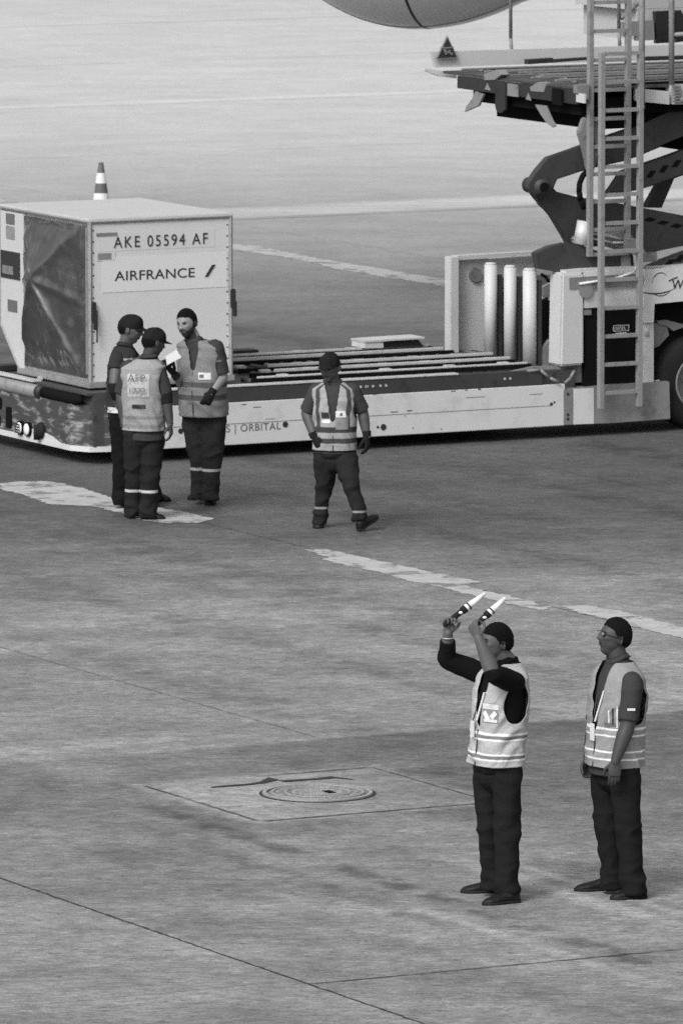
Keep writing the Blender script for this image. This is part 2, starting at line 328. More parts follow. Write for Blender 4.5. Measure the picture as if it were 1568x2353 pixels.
# ------------------------------------------------------------------ loader
WN = 66.93            # near side plane
WF = 69.35            # far side
loader = empty('cargo_loader', (36.0, 68.1, 0)); tag(loader, 'white scissor lift cargo loader with low roller deck and raised front bridge', 'cargo loader')
LP = loader
def P(u, v, W=WN): return ony(u, v, W)
def pp(pts, W): return [ony(u, v, W) for u, v in pts]
def plate(name, pts, W, th, m, parent=LP, bevel=0.0): return obj(name, prism(BM(), pp(pts, W), (0, th, 0)), m, parent, bevel=bevel)
def part_box(name, lo, hi, m, parent=LP, bevel=0.008): return obj(name, box(BM(), lo, hi), m, parent, bevel=bevel)
X0, XB, XE = 32.45, 37.30, 45.5
ZB, ZP, ZD = .12, .52, .675
# main deck
part_box('deck_frame', (X0 + .12, WN + .06, .16), (XB + .4, WF - .02, ZD - .02), M['deck'])
sp = obj('side_panel', box(BM(), (X0 + .35, WN, ZB), (P(1297, 930).x, WN + .05, ZP)), M['white'], LP, bevel=.006)
bm = BM(); box(bm, (X0 + .35, WN - .003, .319), (XB + .1, WN, .3215))
for (u, v, r) in ((655, 975, .028), (880, 981, .030), (867, 981, .013), (1265, 928, .016), (1272, 924, .01), (415, 990, .026), (948, 1028 - 45, .006), (1012, 985, .006), (930, 955, .005)):
    c = P(u, v, WN); cyl(bm, (c.x, WN - .004, c.z), (c.x, WN + .01, c.z), r, n=20)
for (u, v, wd, h) in ((905, 946, .08, .006), (940, 943, .05, .009), (300, 968, .05, .01), (590, 935, .08, .005), (470, 940, .06, .006), (700, 930, .1, .004), (560, 929, .05, .006), (1040, 898, .05, .006), (1070, 896, .03, .006), (1100, 894, .03, .01), (860, 906, .05, .005), (1090, 912, .2, .003), (1230, 905, .14, .003), (620, 962, .1, .003)):
    c = P(u, v, WN); box(bm, (c.x - wd / 2, WN - .003, c.z - h / 2), (c.x + wd / 2, WN - .001, c.z + h / 2))
obj('panel_marks', bm, M['ink'], sp)
o = P(484, 996.5, WN); text_obj('lettering', 'WFS | ORBITAL', .098, (o.x, WN - .002, o.z + .006), (1, 0, 0), (0, 0, 1), M['inkgrey'], sp, space=1.12, ext=.001, sx=1.0)
# dark roller side rail above the white panel
part_box('side_rail', (X0 + .3, WN + .012, ZP), (XB + .02, WN + .09, ZD - .012), M['darkgrey'])
bm = BM()
for x in (35.35, 35.42, 35.56, 36.9):
    cyl(bm, (x, WN + .006, .60), (x, WN + .02, .60), .012, n=8); cyl(bm, (x + .06, WN + .006, .60), (x + .06, WN + .02, .60), .012, n=8)
obj('rail_bolts', bm, M['steel'], LP)
bm = BM(); box(bm, (X0 + .3, WN + .005, ZD - .012), (XB - .9, WN + .11, ZD + .004)); obj('edge_strip', bm, M['steel'], LP, bevel=.003)
# rails and rollers on the deck
bm = BM()
for (y, a, b_, h) in ((67.12, 34.35, 37.25, .03), (67.55, 34.75, 37.3, .05), (67.98, 34.9, 37.35, .05), (68.62, 34.7, 37.15, .055), (69.02, 34.4, 37.2, .04)):
    box(bm, (a, y, ZD + .034), (b_, y + .03, ZD + .036 + h * .6))
obj('guide_rail', bm, M['steel'], LP, bevel=.006)
bm = BM()
for (y, a, b_) in ((67.03, 34.3, 37.3), (67.45, 34.5, 37.35), (67.88, 34.6, 37.35), (68.50, 34.5, 37.25), (68.94, 34.4, 37.25)):
    box(bm, (a, y + .092, ZD - .01), (b_, y + .14, ZD + .033))
obj('rail_gap_shade', bm, M['black'], LP)  # black skirts paint the shade of the gaps under the rails
for y0, y1 in ((67.22, 67.42), (67.66, 67.85), (68.10, 68.46), (68.72, 68.92), (69.1, 69.3)):
    for i, x in enumerate(np.arange(34.35, XB - .05, .155)):
        if random.random() < .12: continue
        rb = BM(); cyl(rb, (x, y0, ZD - .004), (x, y1, ZD - .004), .030, n=10); obj('deck_roller', rb, M['grey' if random.random() < .22 else 'darkgrey'], LP, smooth=True)
    for x in np.arange(34.5, XB, .62): x += .3 * random.random(); rs = BM(); box(rs, (x, y0 + .05, ZD + .012), (x + .11, y0 + .12, ZD + .045)); obj('pallet_stop', rs, M['steel'], LP, bevel=.006)
# loose plates: hinged wedge plates at near-right corner of the deck
plate('corner_tray', [(1150, 858), (1225, 842), (1338, 838), (1336, 878), (1240, 883), (1150, 872)], WN + .12, .04, M['panelgrey'])
bm = BM(); tube(bm, [P(1210, 852, WN + .02), P(1240, 850, WN), P(1262, 868, WN - .01), P(1283, 878, WN - .02)], .014); obj('air_hose', bm, M['panelgrey'], LP, smooth=True); bm = BM()
tube(bm, [P(1318, 852, WN), P(1308, 870, WN - .01), P(1296, 880, WN)], .016); obj('air_hose', bm, M['panelgrey'], LP, smooth=True)
# far side stops
def farbox(name, u0, v0, u1, v1, W, m, th=.12): 
    a, b_ = P(u0, v1, W), P(u1, v0, W); return part_box(name, (a.x, W, a.z), (b_.x, W + th, b_.z), m, bevel=.008)
farbox('side_stop', 500, 803, 595, 821, 69.1, M['dark'], .2)
farbox('side_stop', 598, 814, 640, 822, 69.0, M['dark'], .1)
plate('side_guide', [(838, 783), (975, 774), (975, 778), (838, 787)], 68.95, .3, M['whiteclean'])
plate('side_guide', [(838, 786), (880, 784), (880, 799), (838, 800)], 68.96, .28, M['white'])
plate('side_guide', [(880, 787), (960, 780), (972, 795), (880, 799)], 68.99, .22, M['dark'])
farbox('side_stop', -60, 838, 52, 857, 69.1, M['dark'], .2)
# end of the deck (the short side, towards -X): plate, bumper roller, recess, lamps
def E(u, v, x=X0): return onx(u, v, x)
def eplate(name, pts, x, th, m, parent=LP): return obj(name, prism(BM(), [onx(u, v, x) for u, v in pts], (th, 0, 0)), m, parent)
YF = 70.2
obj('end_panel', prism(BM(), [(X0 + .36, WN + .02, .155), (X0 + .10, WN + .10, .155), (X0, WN + .30, .155), (X0, YF, .155), (X0 + .5, YF, .155), (X0 + .5, WN + .02, .155)], (0, 0, .40)), M['scuff'], LP)
obj('end_skirt', prism(BM(), [(X0 + .36, WN - .004, ZB), (X0 + .09, WN + .08, ZB), (X0 - .012, WN + .29, ZB), (X0 - .012, YF, ZB), (X0 + .5, YF, ZB), (X0 + .5, WN - .004, ZB)], (0, 0, .05)), M['white'], LP)
obj('end_skirt', prism(BM(), [(X0 - .010, 67.45, ZB + .05), (X0 - .010, 68.35, ZB + .05), (X0 - .010, 68.35, ZB + .11), (X0 - .010, 67.9, ZB + .13), (X0 - .010, 67.6, ZB + .09)], (.02, 0, 0)), M['white'], LP)
bm = BM(); cyl(bm, (X0 + .02, 67.95, .60), (X0 + .02, YF, .60), .062, n=24); obj('bumper_roller', bm, M['panelgrey'], LP, smooth=True)
bm = BM(); cyl(bm, (X0 + .03, 67.89, .60), (X0 + .03, 67.95, .60), .07, n=20); obj('roller_bracket', bm, M['dark'], LP, smooth=True)
bm = BM(); cyl(bm, (X0 + .03, 67.16, .60), (X0 + .03, 67.86, .60), .052, n=20); sphere(bm, (X0 + .03, 67.16, .60), (.05, .1, .05)); obj('bumper_pad', bm, M['black'], LP, smooth=True)
part_box('end_deck_plate', (X0 + .06, 67.0, ZD - .03), (X0 + .5, YF, ZD - .002), M['deck'])
bm = BM(); prism(bm, [(X0 + .02, 68.1, ZD), (X0 + .12, 68.1, ZD), (X0 + .12, YF, ZD), (X0 + .02, YF, ZD)], (0, 0, .02)); prism(bm, [(X0 + .12, 68.2, ZD), (X0 + .18, 68.2, ZD), (X0 + .5, 68.8, ZD), (X0 + .44, 68.8, ZD)], (0, 0, .03)); obj('end_guide', bm, M['steel'], LP, bevel=.004)
for (u, v, m_) in ((65, 986, 'lamp'), (48, 983, 'lamp')):
    c = E(u, v, X0 - .02); r = .055
    bm = BM(); cyl(bm, (X0 - .035, c.y, c.z), (X0 + .02, c.y, c.z), r * 1.25, n=24)
    hl = obj('headlight', bm, M['black'], LP, smooth=False)
    bm = BM(); sphere(bm, (X0 - .036, c.y, c.z), (.018, r, r), 24, 12); obj('lens', bm, M['lamp'], hl, smooth=True)
    if u < 60:
        bm = BM()
        for k in range(4): box(bm, (X0 - .062, c.y - .05, c.z - .045 + k * .026), (X0 - .054, c.y + .05, c.z - .035 + k * .026))
        obj('lamp_guard', bm, M['black'], hl)
part_box('lamp_recess', (X0 - .014, 68.50, .20), (X0 + .01, 68.62, .40), M['black'])
part_box('end_slot', (X0 - .012, 68.75, .20), (X0 + .01, 69.3, .30), M['black']); part_box('end_slot', (X0 - .012, 68.72, .36), (X0 + .01, 69.3, .47), M['black'])
bm = BM(); sphere(bm, (X0 - .02, 67.83, .25), (.05, .07, .08)); cyl(bm, (X0 - .05, 67.86, .16), (X0 - .05, 67.86, .3), .03); obj('tow_hitch', bm, M['rubber'], LP, smooth=True)
# cross barrier between deck and chassis: far post, three roller posts, near column
part_box('barrier_frame', (XB + .22, 67.0, .60), (XB + .30, 68.98, .66), M['grey'])
a = P(1040, 803, 68.93); zt = P(1046, 588, 68.93).z
part_box('barrier_post', (37.35, 68.86, .62), (37.45, 68.98, zt), M['whiteclean'])
b0 = P(1052, 592, 68.98); b1 = P(1235, 577, 68.98)
plate('barrier_panel', [(1046, 588), (1232, 577), (1232, 584), (1046, 596)], 68.9, .1, M['whiteclean'])
plate('barrier_panel', [(1050, 598), (1122, 594), (1122, 760), (1125, 815), (1052, 803)], 68.99, .03, M['panelgrey' if 0 else 'white'])
plate('barrier_panel', [(1122, 594), (1225, 586), (1225, 622), (1200, 624), (1196, 700), (1150, 706), (1148, 812), (1122, 812)], 69.03, .03, M['white'])
bm = BM(); c = P(1092, 632, 68.97); cyl(bm, (c.x, 68.96, c.z), (c.x, 68.985, c.z), .07, n=20); obj('barrier_hole', bm, M['grey'], LP)
for (u0, u1, vt, vb, y) in ((1111, 1141, 603, 822, 68.2), (1156, 1185, 609, 830, 67.75), (1199, 1231, 616, 840, 67.32)):
    a = P((u0 + u1) / 2, vb, y); t = P((u0 + u1) / 2, vt, y); r = (u1 - u0) / 2 / 240
    bm = BM(); cyl(bm, (a.x, y, ZD - .03), (a.x, y, t.z - .02), r, n=28); cyl(bm, (a.x, y, t.z - .02), (a.x, y, t.z), r, r * .75, n=28)
    obj('roller_post', bm, M['whiteclean'], LP, smooth=True)
    bm = BM(); box(bm, (a.x + r + .012, y - .03, ZD), (a.x + r + .05, y + .03, t.z - .12)); obj('post_backing', bm, M['darkgrey'], LP)
# clutter behind the posts: hydraulic rams and brackets
bm = BM(); tube(bm, [P(1222, 690, 67.9), P(1245, 745, 67.8), P(1262, 790, 67.7), P(1250, 830, 67.6)], .025); tube(bm, [P(1150, 690, 68.4), P(1158, 760, 68.3), P(1170, 820, 68.2)], .02)
tube(bm, [P(1285, 700, 67.5), P(1262, 760, 67.5), P(1280, 800, 67.5)], .018); obj('hydraulic_ram', bm, M['panelgrey'], LP, smooth=True)
bm = BM(); cyl(bm, P(1230, 690, 67.6), P(1246, 692, 67.6), .05); cyl(bm, P(1262, 690, 67.4), P(1280, 692, 67.4), .04); obj('ram_cap', bm, M['whiteclean'], LP, smooth=True)
plate('bracket', [(1245, 660), (1285, 640), (1285, 700), (1270, 705), (1252, 690)], 67.7, .05, M['panelgrey'])
plate('bracket', [(1246, 800), (1262, 780), (1285, 800), (1262, 838), (1250, 842), (1235, 835)], 67.3, .05, M['panelgrey'])
bm = BM(); tube(bm, [P(1240 + 28 * math.cos(t), 690 + 60 * math.sin(t), 68.0) for t in np.linspace(-1.5, 1.4, 9)], .016); tube(bm, [P(1262 + 20 * math.cos(t), 740 + 50 * math.sin(t), 67.9) for t in np.linspace(1.6, 4.6, 9)], .014); obj('hydraulic_hose', bm, M['black'], LP, smooth=True)
# chassis
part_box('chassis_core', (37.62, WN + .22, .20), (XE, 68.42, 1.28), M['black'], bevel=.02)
plate('near_column', [(1290, 628), (1341, 626), (1341, 838), (1286, 842)], WN + .02, .25, M['whiteclean'], bevel=.02)
plate('upper_beam', [(1341, 626), (1478, 618), (1478, 700), (1341, 708)], WN + .035, .2, M['white'])
plate('rear_column', [(1474, 622), (1500, 621), (1500, 906), (1474, 906)], WN + .045, .2, M['white'])
bd = plate('body_side', [(1478, 622), (1482, 619), (1650, 606), (2100, 578), (2100, 650), (1650, 684), (1502, 698), (1500, 740), (1478, 742)], WN, .3, M['white'])
plate('beam_label', [(1307, 638), (1474, 628), (1474, 656), (1307, 664)], WN + .010, .025, M['grey'])
bm = BM(); c = P(1346, 662, WN); cyl(bm, (c.x, WN + .005, c.z - .02), (c.x, WN + .05, c.z - .02), .075, n=20); obj('mounting_lug', bm, M['panelgrey'], LP, smooth=False)
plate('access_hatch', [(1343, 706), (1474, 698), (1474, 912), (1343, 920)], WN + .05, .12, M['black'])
bm = BM()
for (u, v) in ((1349, 715), (1385, 902)): c = P(u, v, WN); box(bm, (c.x - .06, WN + .035, c.z - .04), (c.x + .06, WN + .05, c.z + .01))
obj('hatch_hinge', bm, M['grey'], LP)
a = P(1412, 762, WN); bm = BM(); box(bm, (a.x, WN + .04, a.z), (a.x + .17, WN + .046, a.z + .055)); ds = obj('fuel_label', bm, M['ink'], LP)
text_obj('lettering', 'DIESEL', .042, (a.x + .012, WN + .038, a.z + .014), (1, 0, 0), (0, 0, 1), M['sticker'], ds, ext=.001)
bm = BM(); q = [(a.x, a.z), (a.x + .17, a.z), (a.x + .17, a.z + .055), (a.x, a.z + .055), (a.x, a.z)]
for (x1, z1), (x2, z2) in zip(q, q[1:]): cyl(bm, (x1, WN + .037, z1), (x2, WN + .037, z2), .003, n=6)
box(bm, (a.x + .03, WN + .03, a.z - .03), (a.x + .14, WN + .05, a.z - .015)); obj('label_frame', bm, M['sticker'], ds)
# low outrigger box; ladder shade painted as grey and dark plates beside white
plate('lower_box', [(1300, 893), (1350, 889), (1400, 884), (1537, 876), (1539, 963), (1400, 972), (1300, 976)], WN - .004, .32, M['panelgrey'], bevel=.008)
plate('lower_box_shading', [(1316, 893.5), (1363, 891), (1363, 973), (1316, 975)], WN - .010, .005, M['white'])
plate('lower_box_shading', [(1294, 896), (1315, 895), (1315, 975), (1294, 976)], WN - .010, .005, M['grey'])
bm = BM()
for (u, v) in ((1302, 905), (1302, 952), (1302, 962)): c = P(u, v, WN); cyl(bm, (c.x, WN - .014, c.z), (c.x, WN, c.z), .014)
obj('bolt', bm, M['ink'], LP)
bm = BM(); tube(bm, [P(1500, 877, WN + .1), P(1528, 873, WN + .12), P(1536, 868, WN + .15)], .014); obj('handle', bm, M['whiteclean'], LP, smooth=True)
# fender, filter and mudguard plates by the wheel
plate('mudguard', [(1512, 745), (1530, 748), (1545, 760), (1568, 752), (1640, 740), (1700, 800), (1650, 745), (1600, 738), (1568, 745), (1530, 735), (1508, 737)], WN + .16, .1, M['grey'])
plate('mudguard', [(1494, 742), (1530, 744), (1535, 770), (1512, 795), (1500, 800)], WN + .18, .06, M['grey'])
bm = BM(); cyl(bm, P(1481, 738, WN + .08), P(1481, 772, WN + .08), .045); sphere(bm, P(1483, 725, WN + .1), .03); obj('air_filter', bm, M['sticker'], LP, smooth=True)
def wheel(u, W0):
    c = P(u, 862, W0); c.z = .455
    t = empty('wheel', (c.x, W0, c.z)); t.parent = LP; t.matrix_parent_inverse = Matrix.Translation(-LP.location)
    R0 = .452; bm = BM()
    lathe(bm, [(0, .27), (.0, .33), (.02, .41), (.05, .44), (.10, R0), (.22, R0), (.27, .44), (.30, .41), (.32, .27)], (0, 0, 0), (0, 1, 0), 56)
    for k in range(44):
        a_ = k * 2 * math.pi / 44; p0 = Vector((math.cos(a_) * (R0 - .01), .06, math.sin(a_) * (R0 - .01))); p1 = p0 + Vector((math.cos(a_), 1.0, math.sin(a_))) * .0
        cyl(bm, p0, (p0.x, .26, p0.z), .012, n=5)
    ty = obj('tyre', bm, M['rubber'], None, smooth=True); ty.parent = t
    bm = BM(); lathe(bm, [(.02, .275), (-.005, .27), (-.005, .25), (.03, .235), (.10, .22), (.10, .09), (.05, .085), (.04, .0)], (0, 0, 0), (0, 1, 0), 40)
    for k in range(8): cyl(bm, (.12 * math.cos(k * .785), .09, .12 * math.sin(k * .785)), (.12 * math.cos(k * .785), .11, .12 * math.sin(k * .785)), .014, n=6)
    rm = obj('rim', bm, M['grey'], None, smooth=True); rm.parent = t
wheel(1606, WN + .06); wheel(2350, WN + .06)
# logo and name on the body side
c = P(1512, 662, WN); yy = WN - .003
def arc(cx, cz, rx, rz, a0, a1, w0, w1, n=24):
    bm = BM(); pts = []
    for i in range(n + 1):
        t = a0 + (a1 - a0) * i / n; k = i / n; wd = (w0 + (w1 - w0) * k) * math.sin(math.pi * min(max(k, .03), .97))
        pts.append((cx + rx * math.cos(t), cz + rz * math.sin(t), wd))
    for i in range(n):
        (x1, z1, a_), (x2, z2, b_) = pts[i], pts[i + 1]
        nx, nz = (z2 - z1), -(x2 - x1); l = math.hypot(nx, nz) or 1; nx /= l; nz /= l
        prism(bm, [(x1 - nx * a_, yy, z1 - nz * a_), (x2 - nx * b_, yy, z2 - nz * b_), (x2 + nx * b_, yy, z2 + nz * b_), (x1 + nx * a_, yy, z1 + nz * a_)], (0, .002, 0))
    return bm
def Q(u, v): p = P(u, v, WN); return p.x, p.z
x, z = Q(1508, 660); bm = arc(x - .01, z + .10, .30, .16, R_(222), R_(318), .007, .007); obj('emblem', bm, M['ink'], bd)
x, z = Q(1516, 655); bm = arc(x, z, .10, .12, R_(40), R_(170), .004, .005); obj('emblem', bm, M['ink'], bd)
x, z = Q(1516, 658); bm = arc(x, z, .12, .09, R_(210), R_(330), .004, .005); obj('emblem', bm, M['ink'], bd)
x0_, z0_ = Q(1534, 645); x1_, z1_ = Q(1554, 636); bm = BM(); cyl(bm, (x0_, yy, z0_), (x1_, yy, z1_), .006, n=6); obj('emblem', bm, M['ink'], bd)
x, z = Q(1540, 664); text_obj('lettering', 'WFS', .125, (x, yy, z), (1, 0, .012), (0, 0, 1), M['ink'], bd, ext=.001, shear=.15, off=.001)
# ---- ladders
def ladder(name, ul, ur, vtop, vbot, W, rungs, rw, ext=None):
    t = empty(name, P((ul + ur) / 2, vbot, W)); t.parent = LP; t.matrix_parent_inverse = Matrix.Translation(-LP.location)
    def ob(nm, bm): o_ = obj(nm, bm, M['ladder'], t); o_.matrix_parent_inverse = (Matrix.Translation(-t.location)); return o_
    a, b_ = P(ul, vbot, W), P(ur, vbot, W); zt = P(ul, vtop, W).z
    for x in (a.x, b_.x):
        bm = BM(); box(bm, (x - rw, W - .03, a.z), (x + rw, W + .03, zt)); o_ = ob('rail', bm)
    for v in rungs:
        bm = BM(); p = P((ul + ur) / 2, v, W); box(bm, (a.x + rw - .004, W - .02, p.z - .018), (b_.x - rw + .004, W + .02, p.z + .018)); ob('rung', bm)
LL = [123 + 64.8 * k for k in range(13)]
ladder('ladder', 1378, 1466, 122, 938, WN - .12, LL, .022)
ladder('ladder', 1353, 1439, -140, 589, WN + .12, [5 - 130, -60, 5, 71, 138, 206, 272, 336, 399, 462, 526, 583], .022)
bm = BM(); tube(bm, [P(1473, -200, WN), P(1473, 250, WN)], .03); obj('handrail_post', bm, M['ladder'], LP, smooth=True)
bm = BM(); tube(bm, [P(1541, -200, WN), P(1541, 195, WN)], .028); obj('handrail_post', bm, M['ladder'], LP, smooth=True)
bm = BM()
for v in (80, -90): tube(bm, [P(1541, v, WN), P(1700, v - 10, WN), P(2000, v - 28, WN)], .022)
obj('handrail', bm, M['ladder'], LP, smooth=True)
# short bridge pieces between the ladders and their brackets
plate('ladder_bracket', [(1472, 583), (1508, 580), (1508, 600), (1472, 603)], WN - .02, .1, M['grey'])
plate('ladder_bracket', [(1440, 550), (1462, 548), (1485, 585), (1472, 590), (1445, 580)], WN + .02, .08, M['ladder'])
bm = BM(); tube(bm, [P(1466, 600, WN - .1), P(1455, 625, WN - .05), P(1410, 640, WN), P(1330, 652, WN)], .012); obj('air_hose', bm, M['sticker'], LP, smooth=True)
# ---- raised bridge
XBr = 37.75; ZT = 3.345; WFB = 69.80
def top(u, v): return onz(u, v, ZT)
part_box('bridge_deck', (XBr + .02, WN + .12, ZT - .025), (XE, WFB, ZT), M['deck'], bevel=.004)
# stripes: rollers and rails on the bridge
bm = BM(); bd_ = BM()
for k, y in enumerate(np.arange(67.15, 69.7, .235)):
    x0_ = XBr + .08 + (.25 if k % 2 else 0)
    box(bm, (x0_, y, ZT + .022), (XE, y + .035, ZT + .032 + .006 * (k % 3)))
    box(bd_, (x0_ + .3 + .5 * random.random(), y + .002, ZT + .002), (XE, y + .048, ZT + .021))
obj('bridge_rail', bm, M['panelgrey'], LP, bevel=.004); obj('rail_gap_shade', bd_, M['black'], LP)  # black strips paint the gap shade under the bridge rails
bm = BM()
for x in np.arange(XBr + .35, 42, .16):
    for y in np.arange(67.15, 69.6, .235):
        if random.random() < .6: cyl(bm, (x, y + .08, ZT + .006), (x, y + .18, ZT + .006), .016, n=8)
obj('bridge_roller', bm, M['grey'], LP, smooth=True)['kind'] = 'stuff'
# end face: dark fascia, set back second beam
obj('fascia', prism(BM(), [(XBr, WN + .15, ZT - .16), (XBr, 69.46, ZT - .15), (XBr, 69.46, ZT - .027), (XBr, WN + .15, ZT - .027)], (.03, 0, 0)), M['dark'], LP)
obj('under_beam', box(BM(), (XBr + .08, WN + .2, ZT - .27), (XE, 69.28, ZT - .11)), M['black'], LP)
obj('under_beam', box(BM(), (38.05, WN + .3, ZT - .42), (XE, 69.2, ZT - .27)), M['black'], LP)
def F(u, v): return onx(u, v, XBr - .004)
for pl in ([(1118, 191), (1126, 208), (1112, 205)], [(1212, 213), (1219, 231), (1206, 228)]):
    obj('triangle_mark', prism(BM(), [F(*q) for q in pl], (.003, 0, 0)), M['panelgrey'], LP)
obj('square_mark', prism(BM(), [F(*q) for q in ((1160, 190), (1189, 195), (1189, 223), (1160, 219))], (.003, 0, 0)), M['panelgrey'], LP)
obj('end_cap', prism(BM(), [F(*q) for q in ((1326, 213), (1345, 216), (1345, 237), (1326, 234))], (-.02, 0, 0)), M['whiteclean'], LP)
for pl, m_ in (([(1090, 210), (1110, 217), (1098, 243), (1066, 257), (1070, 243), (1082, 230)], 'panelgrey'), ([(1137, 186), (1159, 190), (1159, 252), (1150, 260), (1140, 258), (1136, 245)], 'dark'), ([(1227, 240), (1251, 243), (1264, 275), (1274, 290), (1266, 293), (1252, 280), (1240, 262)], 'panelgrey'), ([(1266, 202), (1288, 206), (1288, 243), (1266, 240)], 'black')):
    obj('guide_flap', prism(BM(), [onx(u, v, XBr - .03) for u, v in pl], (.024, 0, 0)), M[m_], LP, bevel=.003)
for pl in ([(1110, 170), (1140, 160), (1150, 172), (1135, 184), (1110, 185)], [(1215, 200), (1235, 188), (1252, 195), (1248, 212), (1218, 210)]):
    obj('flap_hinge', prism(BM(), [onx(u, v, XBr - .01) for u, v in pl], (.10, 0, 0)), M['panelgrey'], LP, bevel=.004)
# near side white beam and cabinet
plate('near_beam', [(1468, 204), (1536, 210), (1536, 240), (1468, 233)], WN + .05, .12, M['white'])
plate('near_beam', [(1550, 196), (1700, 190), (2000, 175), (2000, 225), (1700, 236), (1550, 240)], WN + .0, .2, M['whiteclean'])
bm = BM()
for k in range(6): p = P(1552, 198 + 7 * k, WN - .02); box(bm, (p.x - .05, WN - .05, p.z - .008), (p.x + .04, WN - .01, p.z + .008))
p = P(1562, 228, WN); sphere(bm, (p.x, WN - .04, p.z), .035); obj('cable_box', bm, M['grey'], LP)
plate('near_fitting', [(1325, 196), (1352, 194), (1352, 228), (1338, 228), (1325, 214)], WN + .06, .08, M['grey'])
# far white side guide
plate('side_guide', [(992, 119), (1232, 112), (1580, 102), (2050, 88), (2050, 122), (1580, 136), (1212, 147), (1000, 155)], 69.84, .05, M['whiteclean'])
plate('side_guide', [(975, 157), (1048, 168), (1048, 180), (1010, 176), (975, 162)], 69.83, .04, M['white'])
bm = BM(); tp = [P(1027, 82, 69.80), P(1052, 134, 69.80), P(1001, 136, 69.80)]; prism(bm, tp, (0, .02, 0)); ws = obj('warning_sign', bm, M['panelgrey'], LP)
cc = (tp[0] + tp[1] + tp[2]) / 3; bm = BM(); prism(bm, [cc + (q - cc) * .84 + Vector((0, -.003, 0)) for q in tp], (0, .002, 0)); obj('sign_face', bm, M['ink'], ws)
bm = BM(); p0 = P(1010, 110, 69.79); p1 = P(1043, 109, 69.79); box(bm, (p0.x + .005, 69.788, p0.z - .006), (p1.x - .005, 69.79, p0.z + .006))
for k in range(9): p = P(1017 + random.random() * 20, 112 + random.random() * 12, 69.79); box(bm, (p.x - .012, 69.788, p.z - .01), (p.x + .012, 69.79, p.z + .01))
obj('sign_symbol', bm, M['panelgrey'], ws)
plate('rail_block', [(1212, 137), (1270, 133), (1270, 137), (1360, 131), (1360, 137), (1212, 148)], 69.55, .08, M['dark'])
plate('rail_block', [(1480, 131), (1600, 127), (1600, 136), (1480, 140)], 69.55, .08, M['dark'])
for u, vb in ((1172, 128), (1420, 112)):
    bm = BM(); tube(bm, [P(u, -200, 69.9), P(u, vb - 40, 69.9), P(u + 3, vb, 69.9)], .018); obj('handrail_post', bm, M['grey'], LP, smooth=True)
    p = P(u + 3, vb, 69.9); bm = BM(); cyl(bm, (p.x, 69.9, p.z - .01), (p.x, 69.9, p.z + .01), .035); obj('post_foot', bm, M['ink'], LP)
bm = BM(); tube(bm, [P(1425, 42, 69.9), P(1437, 32, 69.9), P(1458, 12, 69.9), P(1480, -10, 69.9), P(1530, -60, 69.9)], .025); obj('handrail_brace', bm, M['grey'], LP, smooth=True)
# operator cabin on the far side
cb_ = plate('cabin', [(1443, 22), (1800, 8), (1800, -400), (1443, -390)], 70.5, 1.1, M['cabinwall']); cb2 = plate('cabin_base', [(1462, 92), (1800, 84), (1800, 8), (1462, 22)], 70.5, 1.1, M['cabinwall'])
plate('control_panel', [(1428, 52), (1500, 46), (1502, 92), (1462, 94), (1462, 82), (1430, 84)], 70.42, .06, M['panelgrey'])
wd = plate('cabin_window', [(1503, 26), (1543, 24), (1543, 98), (1506, 100)], 70.44, .05, M['glass']); plate('cabin_window', [(1551, 24), (1562, 23), (1571, 40), (1571, 95), (1551, 98)], 70.44, .05, M['glass'])
# ---- scissor arms: plates in the x-z plane, near pair and far pair
def ZV(x, y): return ((1560 + x / 3.13) * .7607, (400 + y / 3.13) * .7607)
def zp(pts): return [ZV(*p) for p in pts]
WS = 67.20
armA = zp([(1700, -330), (1150, -60), (800, 60), (620, 128), (300, 240), (200, 360), (120, 470), (118, 530), (150, 575), (210, 600), (300, 590), (330, 520), (365, 435), (650, 340), (1000, 262), (1150, 210), (1500, 60), (2000, -120)])
armB = zp([(150, 570), (225, 600), (330, 505), (372, 565), (580, 612), (800, 640), (1150, 705), (1600, 790), (2400, 960), (2400, 1150), (1600, 1060), (1215, 1150), (1160, 1080), (1050, 1060), (700, 1080), (490, 1050), (340, 780), (300, 735), (240, 690), (180, 600)])
armC = zp([(185, 1140), (330, 1075), (480, 1045), (600, 1062), (760, 1130), (1100, 1150), (1110, 1290), (800, 1330), (500, 1340), (330, 1310), (210, 1290)])
armD = zp([(1000, 370), (1150, 320), (1400, 235), (2400, -140), (2400, 80), (1568, 392), (1320, 480), (1150, 530), (1000, 560), (860, 580), (940, 470)])
plate('scissor_arm', armA, WS, .10, M['darkgrey'], bevel=.006)
plate('scissor_arm', armB, WS + .13, .10, M['darkgrey'], bevel=.006)
plate('scissor_arm', armC, WS - .10, .12, M['darkgrey'], bevel=.01)
plate('scissor_arm', armD, WS + .02, .10, M['grey' if 0 else 'darkgrey'], bevel=.006)
plate('scissor_strut', zp([(1350, 480), (1490, 420), (1365, 712), (1222, 712)]), WS + .3, .1, M['dark'])
plate('scissor_arm', zp([(1190, 1290), (1400, 1200), (2200, 900), (2200, 1040), (1568, 1270), (1190, 1300)]), WS - .02, .1, M['darkgrey'])
for dy in (1.9,):
    plate('scissor_arm', [(u + 3, v + 2) for u, v in armA], WS + dy, .10, M['dark'])
    plate('scissor_arm', [(u + 3, v + 2) for u, v in armD], WS + dy, .10, M['dark'])
plate('scissor_arm', zp([(1160, -10), (2400, -60), (2400, 200), (1568, 170), (1300, 130), (1160, 160)]), WS + .4, .1, M['black'])
bm = BM(); p = P(*ZV(228, 512), WS); cyl(bm, (p.x, WS - .05, p.z), (p.x, WS + .25, p.z), .075, n=24); obj('pivot_shaft', bm, M['darkgrey'], LP, smooth=True)
